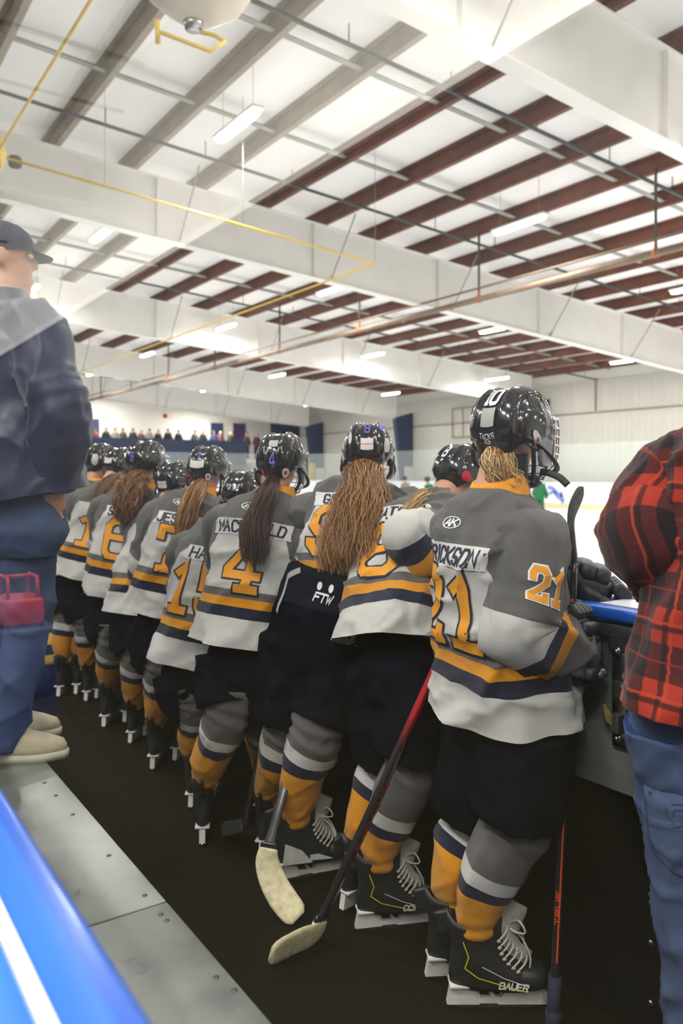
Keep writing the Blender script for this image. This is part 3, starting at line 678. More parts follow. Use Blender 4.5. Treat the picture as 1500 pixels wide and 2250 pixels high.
def world_of(o):
    m = o.matrix_basis.copy()
    while o.parent is not None: o = o.parent; m = o.matrix_basis @ m
    return m

# ---- helmet (local: x forward, y left, z up; centre of the head at 0)
def helmet_point(phi, q):
    """phi azimuth (0 front), q 0 rim -> 1 crown"""
    back = .5 - .5 * math.cos(phi)
    rim = np.interp(abs(phi), [0, .7, 1.1, 1.35, 1.7, 2.1, 2.6, math.pi], [.035, .03, -.005, -.05, -.065, -.045, -.075, -.085])
    lx = .122 if abs(phi) < math.pi / 2 else .125
    th0 = math.asin(max(-.75, min(.75, rim / .118))); th = th0 + (math.pi / 2 - th0) * q
    cz, sz = math.cos(th), math.sin(th); e = .86
    cc = abs(cz) ** e; ss = math.copysign(abs(sz) ** .95, sz)
    x = lx * cc * math.cos(phi); y = .1 * cc * math.copysign(abs(math.sin(phi)) ** .92, math.sin(phi)); z = .118 * ss
    # longitudinal ridges and central channel
    ay = abs(y); up = sm(z, -.045, .0)
    r = 0.0
    r += .009 * up * sm(ay, .030, .034) * (1 - sm(ay, .062, .07))
    r -= .004 * up * (1 - sm(ay, .024, .03))
    r += .005 * sm(ay, .074, .078) * sm(z, -.05, -.03) * (1 - sm(z, .04, .06))
    if x < 0: r -= .005 * (1 - sm(z, -.04, -.03)) ; r += .004 * sm(-z, .07, .08)
    if abs(x - .012) < .005 and z > 0: r -= .005                      # joint of front and rear shell
    d = np.array((x, y, z)); d = d / (np.linalg.norm(d) + 1e-9)
    return np.array((x, y, z)) + d * r
def make_helmet():
    hb = MB(); n, m = 132, 46
    G = [[helmet_point(-math.pi + 2 * math.pi * j / n, i / m) for j in range(n)] for i in range(m + 1)]
    inner = [[p * .93 + np.array((0, 0, .001)) for p in G[0]]]; deep = [[p * .9 + np.array((0, 0, .03)) for p in G[0]]]
    G = deep + inner + G
    def mt(c):
        if c[0] > .0 and -.035 < c[2] < .075 and abs(c[1]) > .05: return 1
        return 0
    hb.grid(np.array(G), True, None, mt)
    sh = hb.build('helmet', [M['helmet'], M['helmetg']])
    # rear vents, side vents, ear pieces as a sub mesh
    vb = MB()
    def onshell(phi, q, off): p = helmet_point(phi, q); return p + p / np.linalg.norm(p) * off
    for s in (-1, 1):
        for ph, q0, q1, w in ((2.72, .52, .72, .05), (2.45, .4, .62, .06), (1.2, .45, .7, .12), (1.55, .42, .62, .1), (1.95, .45, .65, .08)):
            G = [[onshell(s * (ph + a * w), q, .0012) for a in (-1, -.5, .5, 1)] for q in np.linspace(q0, q1, 5)]
            vb.grid(G, False)
    ve = vb.build('vent', M['matte'])
    eb = MB()
    for s in (-1, 1):
        eb.sell((.012, s * .098, -.062), ((.03, 0, 0), (0, .009, 0), (0, 0, .042)), (.6, .6), (14, 8))
        for x, z in ((.03, -.02), (.03, .01), (-.03, -.04)): eb.sell((x, s * .108, z), ((.008, 0, 0), (0, .004, 0), (0, 0, .008)))
    ea = eb.build('ear_guard', M['helmetg'])
    cb = MB(); cr = .0028
    def cagept(ph, z):
        k = 1 - .35 * sm(-z, .06, .15); kx = .158 - .02 * sm(z, 0, .05)
        return np.array((.0 + kx * k * math.cos(ph) ** .8 if math.cos(ph) > 0 else 0, .106 * k * math.sin(ph), z))
    for z in (.035, .012, -.012, -.036, -.06, -.085, -.11, -.135): cb.tube([cagept(a, z) for a in np.linspace(-1.35, 1.35, 26)], cr, 6)
    for a in (-1.35, -1.0, -.6, -.25, .25, .6, 1.0, 1.35): cb.tube([cagept(a, z) for z in np.linspace(.04, -.138, 14)], cr if abs(a) < 1.3 else cr * 1.5, 6)
    for s in (-1, 1): cb.tube([(.118, s * .02, .055), (.16, s * .02, .05), (.168, s * .02, .035)], .003, 6)
    ca = cb.build('cage', M['chrome'])
    sb = MB()
    for s in (-1, 1):
        sb.tube(smooth_path([(-.03, s * .1, -.045), (.03, s * .108, -.075), (.09, s * .09, -.1), (.13, s * .04, -.115)], 14), .0085, 8, flat=.3, ref=(0, 0, 1))
        sb.tube(smooth_path([(-.05, s * .098, -.05), (-.03, s * .09, -.1), (.05, s * .04, -.14)], 12), .007, 6, flat=.25)
    sb.sell((.09, 0, -.135), ((.03, 0, 0), (0, .04, 0), (0, 0, .02)), (.7, .7)); st = sb.build('chin_strap', M['matte'])
    yb = MB()
    for s in (-1, 1):
        for k in range(3):
            G = [[onshell(s * (1.2 + a * .05), q, .0035) for a in (-1, 1)] for q in (.48 + k * .07, .5 + k * .07)]; yb.grid(G, False)
    ye = yb.build('vent_liner', M['pyellow'])
    pb = MB(); G = [[onshell(math.pi + a * .085 * (1 + .25 * (1 - q)), q, .0025) for a in (-1, 0, 1)] for q in np.linspace(.28, .5, 8)]; pb.grid(G, False)
    pl = pb.build('rear_plate', M['plate'])
    out = {o.name.split('.')[0]: o.data for o in (sh, ve, ea, ca, st, ye, pl)}
    for o in (sh, ve, ea, ca, st, ye, pl): bpy.data.objects.remove(o)
    return out
HM = make_helmet()
def rear_surf(x, z_, off=0.0):
    """x metres to the wearer's right, q = height param on the back of the shell"""
    phi = -math.pi + x / max(.03, abs(helmet_point(math.pi, z_)[0]) * .88); p = helmet_point(phi if phi >= -math.pi else phi + 2 * math.pi, z_); return p + p / np.linalg.norm(p) * (off + .002)
def add_helmet(pl, mw, marks=(), yellow=False, sc=1.0):
    mw = mw @ Matrix.Diagonal((sc, sc, sc, 1))
    h = put_mesh('helmet', HM['helmet'], pl, mw); h['label'] = 'glossy black hockey helmet'
    for k in ('vent', 'ear_guard', 'cage', 'chin_strap') + (('vent_liner',) if yellow else ()): link(bpy.data.objects.new(k, HM[k]), h)
    for mk in marks:
        b = MB()
        if mk[0] == 'txt':
            _, txt, x, q, hh, cw, w, m = mk
            sf = lambda a, c, off: rear_surf(a, q + c * 6.2, off)
            put_text(b, text_quads(txt, x, 0, hh, cw, cw * .35, w), sf, .0015, .006); b.build('helmet_lettering', M[m], h)
        elif mk[0] == 'plate':
            _, x, q0, q1, hw, m = mk
            b.grid([[rear_surf(x + a * hw, q, .0025) for a in (-1, -.33, .33, 1)] for q in np.linspace(q0, q1, 7)], False); b.build('sticker', M[m], h)
        elif mk[0] == 'dot':
            _, x, q, r, m = mk
            c = rear_surf(x, q, .002); G = [[rear_surf(x + r * k * math.cos(a), q + r * k * math.sin(a) * 6.2, .0022) for a in np.linspace(0, 2 * math.pi, 16, endpoint=False)] for k in (.02, .5, 1)]
            b.grid(G, True); b.build('sticker', M[m], h)
    return h
def strands(name, mat, parent, path, rad, n, wav=.012, freq=5, r=.0016, seed=1, root=None, seg=16, spread=None):
    """bundle of hair: path centre line, rad [(s, radius)] envelope"""
    rn = random.Random(seed); p = smooth_path(path, seg); T = np.gradient(p, axis=0); T /= np.linalg.norm(T, axis=1)[:, None]
    b = MB(); A = np.cross(T[0], (0.3, .2, 1) if abs(T[0][2]) < .9 else (1, 0, 0)); A /= np.linalg.norm(A)
    fr = []
    for t in T: A = A - t * (A @ t); A /= np.linalg.norm(A); fr.append((A.copy(), np.cross(t, A)))
    for i in range(n):
        a0 = rn.uniform(0, 2 * math.pi); rr = math.sqrt(rn.random()); ph = rn.uniform(0, 6.28); u = rn.random(); L = rn.uniform(.82, 1.0); pts = []; tw = rn.uniform(-.5, .5); w = wav * rn.uniform(.5, 1.4); fq = freq * rn.uniform(.8, 1.2)
        for k in range(seg):
            s = k / (seg - 1) * L; kk = s * (seg - 1); k0 = min(int(kk), seg - 2); q = kk - k0
            c = p[k0] * (1 - q) + p[k0 + 1] * q; R = np.interp(s, [z[0] for z in rad], [z[1] for z in rad]) * rr
            a = a0 + tw * s; wv = w * math.sin(fq * s * 3 + ph) * min(1, s * 4)
            pts.append(c + fr[k0][0] * (R * math.cos(a) + wv) + fr[k0][1] * (R * math.sin(a) + wv * .6 * math.cos(ph)))
        o = len(b.uv); b.tube(pts, np.linspace(r, r * .5, seg), 4, cap=False)
        for j in range(o, len(b.uv)): b.uv[j] = [(u, q_[1]) for q_ in b.uv[j]]
    return b.build(name, mat, parent)

# ---- skate (local: x toe, y left, z up, origin on the floor under the ankle)
def make_skate():
    bm = MB()
    lev = [(.062, -.075, .175, .036), (.075, -.08, .178, .04), (.092, -.083, .172, .041), (.108, -.082, .150, .041), (.124, -.079, .118, .040), (.145, -.077, .085, .039), (.170, -.078, .066, .038), (.200, -.083, .060, .040), (.225, -.088, .062, .043), (.24, -.09, .062, .045)]
    G = []
    for z, x0, x1, w in lev:
        r = []
        for a in np.linspace(0, 2 * math.pi, 40, endpoint=False):
            ca, sa = math.cos(a), math.sin(a); cx = (x0 + x1) / 2; hx = (x1 - x0) / 2
            x = cx + hx * math.copysign(abs(ca) ** .8, ca); t = (x - x0) / (x1 - x0)
            ww = w * (np.interp(t, [0, .25, .55, .8, 1], [.8, .86, 1.05, 1.12, .85]) if z < .11 else 1.0)
            zz = z + (.012 * max(0, ca) if z > .19 else 0) + (.03 * max(0, -ca) ** 3 if z > .23 else 0)
            r.append((x, ww * math.copysign(abs(sa) ** .85, sa), zz))
        G.append(r)
    lo = [[(x * .8 + .015, y * .5, .06) for x, y, z in G[0]]]
    ins = [[(x * .93, y * .86, z - .004) for x, y, z in G[-1]], [(x * .9, y * .8, z - .05) for x, y, z in G[-1]]]
    bm.grid(np.array(lo + G + ins), True, None, 0, True, False)
    bm.tube(smooth_path([(-.088, 0, .2), (-.094, 0, .235), (-.1, 0, .262)], 8), .026, 10, flat=.3, ref=(0, 1, 0))      # tendon guard
    boot = bm.build('boot', M['boot'])
    cb = MB(); cb.sell((.135, 0, .09), ((.05, 0, 0), (0, .047, 0), (0, 0, .034)), (.8, .8), (18, 10)); cap = cb.build('toe_cap', M['matte'])
    tb = MB(); tb.tube(smooth_path([(.13, 0, .125), (.085, 0, .155), (.068, 0, .2), (.082, 0, .25), (.1, 0, .285)], 12), [.03, .032, .034, .036, .038, .04, .041, .042, .043, .043, .042, .036], 12, flat=.28, ref=(0, 1, 0)); ton = tb.build('tongue', M['felt'])
    hb = MB()
    prof = [(-.088, .013), (-.078, .066), (-.025, .066), (-.012, .04), (.03, .047), (.07, .05), (.082, .064), (.165, .064), (.182, .04), (.178, .026)]
    hb.prism(prof[:4] + [(-.005, .028), (.0, .013)], (1, 0, 0), (0, 0, 1), (0, 1, 0), (0, 0, 0), .022)
    hb.prism([(.05, .013), (.056, .028), (.068, .046), (.08, .066), (.165, .066), (.186, .042), (.184, .013)], (1, 0, 0), (0, 0, 1), (0, 1, 0), (0, 0, 0), .022)
    hb.box((.03, 0, .021), (.13, .016, .016), bev=.002)
    for x in (-.01, .03, .062): hb.box((x, 0, .043), (.009, .014, .036), ((.8, 0, .6), (0, 1, 0), (-.6, 0, .8)))
    hb.box((-.055, 0, .068), (.055, .055, .008), bev=.003); hb.box((.12, 0, .068), (.09, .066, .008), bev=.003); hol = hb.build('blade_holder', M['holder'], None, True, 35)
    rb = MB(); pts = [(-.088, .010), (-.08, .0035), (-.04, 0), (.13, 0), (.175, .005), (.188, .014), (.18, .017), (-.084, .017)]
    rb.prism(pts, (1, 0, 0), (0, 0, 1), (0, 1, 0), (0, 0, 0), .004); run = rb.build('blade', M['steel'], None, False)
    lb = MB()
    fx = [(.12, .128), (.107, .138), (.094, .149), (.083, .162), (.075, .176), (.07, .192), (.068, .21)]
    for i, (x, z) in enumerate(fx):
        for s in (-1, 1):
            x2, z2 = fx[min(i + 1, 6)]
            lb.tube(smooth_path([(x - .022, s * .036, z - .01), (x - .002, s * .03, z + .008), (x + .007, 0, z + .016), (x2 - .004, -s * .03, z2 + .006)], 9), .0034, 6, flat=.6)
            lb.tube([(x - .022, s * .0385, z - .01), (x - .022, s * .0415, z - .011)], .006, 8)
    for s in (-1, 1):
        lb.tube(smooth_path([(.074, 0, .222), (.1, s * .03, .25), (.115, s * .045, .225), (.09, s * .02, .215), (.078, 0, .222)], 16), .004, 6, flat=.6)
        lb.tube(smooth_path([(.078, 0, .222), (.11, s * .022, .2), (.13, s * .035, .16), (.128, s * .042, .13)], 12), .0035, 6, flat=.6)
    lac = lb.build('laces', M['lace'])
    out = {o.name: o.data for o in (boot, cap, ton, hol, run, lac)}
    for o in (boot, cap, ton, hol, run, lac): bpy.data.objects.remove(o)
    return out
SK = make_skate()
def add_skate(pl, pos, az, toe_up=0.0, brand=None, roll=0.0, long_laces=False, sc=1.0, white=False, side=-1):
    mw = Matrix.Translation(Vector(pos)) @ Matrix.Rotation(math.radians(az), 4, 'Z') @ Matrix.Rotation(math.radians(-toe_up), 4, 'Y') @ Matrix.Rotation(math.radians(roll), 4, 'X') @ Matrix.Diagonal((sc, sc, sc, 1))
    s = put_mesh('skate', SK['boot'], pl, mw)
    for k in ('toe_cap', 'tongue', 'blade_holder', 'blade', 'laces'): link(bpy.data.objects.new(k, SK[k]), s)
    sd = side
    sf0 = lambda x, z, off: np.array((x, sd * (.0405 * np.interp(x, [-.08, -.02, .05, .12, .17], [.9, 1.0, 1.06, 1.1, 1.0]) + off), z))
    if brand:
        b = MB(); qs = text_quads(brand, 0, 0, .016, .013, .0035, .0036)
        k = 1 if sd < 0 else -1; sf = lambda a, c, off: sf0(.085 + k * a * .95 + c * .25, .083 - a * k * .08 + c, off)
        put_text(b, qs, sf, .0035, .02); b.build('boot_lettering', M['print'], s)
        b = MB()
        for pl_ in ([(-.05, .2), (-.035, .16), (-.045, .13), (-.01, .105), (.05, .088), (.12, .07)], ): put_text(b, [q for q in stroke_quads(pl_, .0028, 0)], sf0, .004, .02)
        b.build('boot_piping', M['pyellow'], s)
        b = MB(); put_text(b, [q for q in stroke_quads([(.0, .135), (.06, .105), (.12, .085)], .002, 0)], sf0, .004, .02); b.build('boot_stripe', M['print'], s)
    if white:
        b = MB()
        for q in (((-.07, .075), (.04, .072), (-.0, .12), (-.06, .15)), ((.03, .08), (.12, .074), (.06, .1), (.03, .1))):
            put_text(b, [tuple(map(np.array, q))], sf0, .004, .02)
        b.build('boot_panel', M['bootw'], s)
    if long_laces:
        rn = random.Random(4); b = MB()
        for i in range(7):
            y = (rn.random() - .5) * .05; b.tube(smooth_path([(.07, y * .3, .22), (.115, y, .18), (.14 + rn.random() * .02, y * 1.4 - .02, .1), (.15 + rn.random() * .03, y * 1.5 - .02, .045 - rn.random() * .02)], 12), .0038, 6)
        b.build('loose_laces', M['lace'], s)
    return s

# ---- glove (local: x towards the fingers, y thumb side, z back of the hand; origin at the wrist)
def add_glove(pl, wrist, fwd, up, curl=.8, mirror=1, txt=None, name='glove', sc=1.0):
    F = Vector(fwd).normalized(); U = Vector(up); U = (U - F * U.dot(F)).normalized(); Y = U.cross(F) * mirror
    mw = Matrix(((F.x, Y.x, U.x, wrist[0]), (F.y, Y.y, U.y, wrist[1]), (F.z, Y.z, U.z, wrist[2]), (0, 0, 0, 1))) @ Matrix.Diagonal((sc, sc, sc, 1))
    b = MB(); G = []
    for x, w, h in ((-.075, .062, .056), (-.06, .064, .058), (-.03, .052, .047), (.0, .044, .038), (.01, .04, .034)):
        G.append([(x + .012 * math.cos(a), w * math.copysign(abs(math.cos(a)) ** .8, math.cos(a)), h * math.copysign(abs(math.sin(a)) ** .8, math.sin(a))) for a in np.linspace(0, 2 * math.pi, 28, endpoint=False)])
    b.grid([[(p[0], p[1] * .9, p[2] * .9) for p in G[0]]] + G, True)
    b.sell((.035, 0, -.004), ((.055, 0, 0), (0, .043, 0), (0, 0, .026)), (.6, .6), (18, 10))
    gl = b.build(name, M['glove'], pl if pl is not None else None)
    if pl is not None: gl.matrix_basis = world_of(pl).inverted() @ mw
    else: gl.matrix_basis = mw
    b = MB()
    for i, x in enumerate((-.05, -.012, .024, .056)): b.sell((x, 0, .036 - .010 * (i == 0) * -1 - .003 * i), ((.0195, 0, 0), (0, .05 - .003 * i, 0), (0, 0, .02)), (.5, .6), (16, 8))
    b.build('back_roll', M['glove'], gl)
    for k, (y, L) in enumerate(((.034, .036), (.012, .041), (-.011, .039), (-.033, .032))):
        b = MB(); p = np.array((.085, y, .012)); a = .15
        for j in range(3):
            a += curl * (.55 if j == 0 else .75); d = np.array((math.cos(a), 0, -math.sin(a))); u_ = np.array((math.sin(a), 0, math.cos(a))); l = L * (1, .8, .62)[j]
            b.sell(p + d * l / 2, (d * (l / 2 + .006), (0, .0125, 0), u_ * .0125), (.6, .6), (12, 8)); b.sell(p + d * l / 2 + u_ * .006, (d * (l / 2 + .001), (0, .0128, 0), u_ * .012), (.4, .5), (12, 6)); p = p + d * l
        b.build('finger', M['glove'], gl)
    b = MB(); p = np.array((.02, .042, -.008)); a = .9
    for j, l in enumerate((.042, .036)):
        a -= .45; d = np.array((math.cos(a), math.sin(a), -.25)); d /= np.linalg.norm(d); s_ = np.cross((0, 0, 1), d); s_ /= np.linalg.norm(s_)
        b.sell(p + d * l / 2, (d * (l / 2 + .008), s_ * .0155, np.cross(d, s_) * .015), (.6, .6), (12, 8)); p = p + d * l
    b.build('thumb', M['glove'], gl)
    b = MB(); b.sell((.035, 0, -.024), ((.05, 0, 0), (0, .04, 0), (0, 0, .01)), (.6, .6), (16, 8))
    b.grid([[(-.0745 + .012 * math.cos(a), .056 * k * math.cos(a), .05 * k * math.sin(a)) for a in np.linspace(0, 2 * math.pi, 24, endpoint=False)] for k in (1, .2)], True); b.build('palm', M['maroon'], gl)
    if txt:
        b = MB(); sf = lambda x, y, off: np.array((-.05 - y * 1.0, -x * mirror, .0685 + off - 7 * x * x - 30 * y * y)); put_text(b, text_quads(txt, 0, 0, .02, .014, .005, .004), sf, .001, .01); b.build('glove_lettering', M['print'], gl)
        b = MB(); sf = lambda x, y, off: np.array((.03 + x, .044 - 0 * y, .004 + y)); 
    return gl

# ---- bodies
def tilt(fwd_az, pitch=0.0, roll=0.0):
    return Matrix.Rotation(math.radians(fwd_az), 3, 'Z') @ Matrix.Rotation(math.radians(pitch), 3, 'Y') @ Matrix.Rotation(math.radians(roll), 3, 'X')
def head_parts(b, H, R, k=1.0, hairy=False):
    ax = [V3(R @ Vector(v)) for v in ((1, 0, 0), (0, 1, 0), (0, 0, 1))]; H = V3(H); q = lambda x, y, z: H + k * (ax[0] * x + ax[1] * y + ax[2] * z); a3 = lambda x, y, z: [ax[0] * x * k, ax[1] * y * k, ax[2] * z * k]
    b.sell(q(-.008, 0, .02), a3(.088, .07, .086), (1, 1), (20, 14)); b.sell(q(.018, 0, -.045), a3(.06, .052, .062), (.9, .9), (16, 12))
    b.sell(q(.092, 0, -.012), a3(.018, .012, .024)); b.sell(q(.075, 0, -.062), a3(.018, .026, .008)); b.sell(q(.078, 0, -.074), a3(.016, .022, .007)); b.sell(q(.066, 0, -.1), a3(.022, .022, .018))
    b.sell(q(.07, 0, .026), a3(.024, .05, .01))
    for s in (-1, 1): b.sell(q(-.01, s * .076, -.012), a3(.019, .010, .032), (.8, .8)); b.sell(q(.064, s * .03, -.03), a3(.018, .018, .018))
    return q
def eyes(parent, H, R, k=1.0):
    b = MB(); ax = [V3(R @ Vector(v)) for v in ((1, 0, 0), (0, 1, 0), (0, 0, 1))]
    for s in (-1, 1): b.sell(V3(H) + k * (ax[0] * .074 + ax[1] * s * .03 + ax[2] * .006), [ax[0] * .012, ax[1] * .013, ax[2] * .0085])
    return b.build('eye', M['print'], parent)
def body_mesh(parent, J, HR, vox=.011, hk=1.0, skin=None, gloved=False):
    """one continuous body grown along the joints"""
    b = MB(); g = J
    def limb(ps, rs): p = smooth_path(ps, 14); b.tube(p, np.interp(np.linspace(0, 1, 14), np.linspace(0, 1, len(rs)), rs), 14)
    limb([g['pel'], (V3(g['pel']) + V3(g['neck'])) / 2, V3(g['neck']) - V3(g['T']) * .1], [.105, .1, .09])
    limb([V3(g['neck']) - V3(g['T']) * .09, V3(g['neck']), V3(g['head'])], [.075, .05, .05])
    S = V3(g['S'])
    limb([V3(g['shR']) , V3(g['neck']) - V3(g['T']) * .08, V3(g['shL'])], [.05, .07, .05])
    limb([V3(g['pel']) + S * .09, V3(g['pel']), V3(g['pel']) - S * .09], [.075, .09, .075])
    for s in 'RL':
        limb([g['sh' + s], g['el' + s], g['ha' + s]], [.046, .036, .025]); limb([g['hip' + s], g['kn' + s], g['an' + s]], [.075, .05, .034])
        d = V3(g['ha' + s]) - V3(g['el' + s]); d /= np.linalg.norm(d) + 1e-9; sd = np.cross(d, (0, 0, 1)); sd /= np.linalg.norm(sd) + 1e-9; u = np.cross(sd, d); h = V3(g['ha' + s])
        if gloved: b.sell(h + d * .01, [d * .03, sd * .025, u * .015], (.8, .8)); continue
        b.sell(h + d * .04, [d * .045, sd * .036, u * .015], (.8, .8))
        for k, (o, L) in enumerate(((-.027, .045), (-.009, .052), (.009, .048), (.026, .038))):
            p0 = h + d * .075 + sd * o; b.tube([p0 - d * .01, p0 + d * L * .5 - u * .006, p0 + d * L - u * .02], [.0095, .009, .007], 8)
        b.tube([h + d * .02 - sd * .028, h + d * .045 - sd * .05 - u * .01, h + d * .07 - sd * .052 - u * .016], [.012, .011, .009], 8)
        f = V3(g['toe' + s]); b.tube([V3(g['an' + s]) - (0, 0, .02), V3(g['an' + s]) + f * .1 - (0, 0, .055)], [.036, .024], 10)
    head_parts(b, g['head'], HR, hk)
    o = remesh('body', b, skin or M['skin'], vox, parent)
    eyes(parent, g['head'], HR, hk)
    return o
def torso(C0, C1, az, prof, L, bend=0.0, n=72, m=64, disp=None, e=2.3, tilt_=0.0, vs=None, back_=0.0):
    """cloth torso from hem centre C0 to neck base C1; prof [(s, half width, half depth, forward shift)]"""
    F0, S0 = az2(az); C0, C1 = V3(C0), V3(C1); s = np.linspace(0, 1, m); mid = (C0 + C1) / 2 - V3(F0) * bend
    path = np.array([(1 - q) ** 2 * C0 + 2 * q * (1 - q) * mid + q * q * C1 for q in s])
    S, F = frames(path, V3(S0)); a, b_, sh = [], [], []
    for i, q in enumerate(s): w, d, f = lerp_tab(prof, q); a.append(w); b_.append(d); path[i] = path[i] + F[i] * f
    lf = Loft(path, S, F, a, b_, s * L if vs is None else vs, n, e, disp)
    if tilt_ or back_:
        for i, q in enumerate(s):
            k = (1 - q) ** 1.6; D = lf.G[i] - path[i]; lf.G[i] += np.outer(tilt_ * k * (D @ S[i]) / a[i] - back_ * k * (D @ F[i]) / b_[i], V3((0, 0, 1)))
    return lf
def cloth_disp(seed, amp=.008, hem=.0):
    def f(p, th, s):
        f1 = nz3(p, 7, seed) * amp; f2 = nz3((p[0] * 1.3, p[1] * 1.3, p[2] * .45), 16, seed + 3) * amp * .55
        r = 1 - abs(nz3((p[0] + p[2] * .5, p[1] + p[2] * .4, p[2] * .5), 6, seed + 9)); r2 = 1 - abs(nz3((p[0] - p[2] * .6, p[1] + p[2] * .2, p[2] * .6), 9, seed + 19))
        return (f1 + f2 + (r ** 7) * amp * 1.3 + (r2 ** 9) * amp * .9 - amp * .5 + hem * (1 - sm(s, 0, .3)) * math.sin(th * 5 + seed)) * (1 - .7 * sm(s, .93, 1))
    return f
def sleeve(pts, radii, az, L, seed=0, amp=.006, n=48, m=44, unit=None, flat=.9, cuff=True):
    p = smooth_path(pts, m); ln = np.linalg.norm(np.diff(p, axis=0), axis=1); arc = np.concatenate([[0], np.cumsum(ln)]); arc /= arc[-1]
    F0, S0 = az2(az); S, F = frames(p, -V3(F0)); r = np.interp(arc, np.linspace(0, 1, len(radii)), radii)
    d = cloth_disp(seed, amp)
    def dd(q, th, s): return d(q, th, s) * 1.0 + .0045 * math.exp(-((s - .52) / .08) ** 2) * math.sin(s * 110 + 2.5 * math.cos(th)) * (.5 + .5 * math.cos(th + 1))
    return Loft(p, S, F, r, r * flat, arc * L, n, 2.1, dd)
def leg_cloth(b, top, mid, bot, rt, rm, rb, seed, mat=0, amp=.01, n=40, m=36, az=0):
    p = smooth_path([top, mid, bot], m); F0, S0 = az2(az); S, F = frames(p, -V3(S0)); s = np.linspace(0, 1, m); r = np.interp(s, [0, .5, 1], [rt, rm, rb])
    arc = np.concatenate([[0], np.cumsum(np.linalg.norm(np.diff(p, axis=0), axis=1))])
    Lf = Loft(p, S, F, r, r, arc, n, 2.2, cloth_disp(seed, amp)); Lf.put(b, mat, cap0=True, cap1=True); return Lf

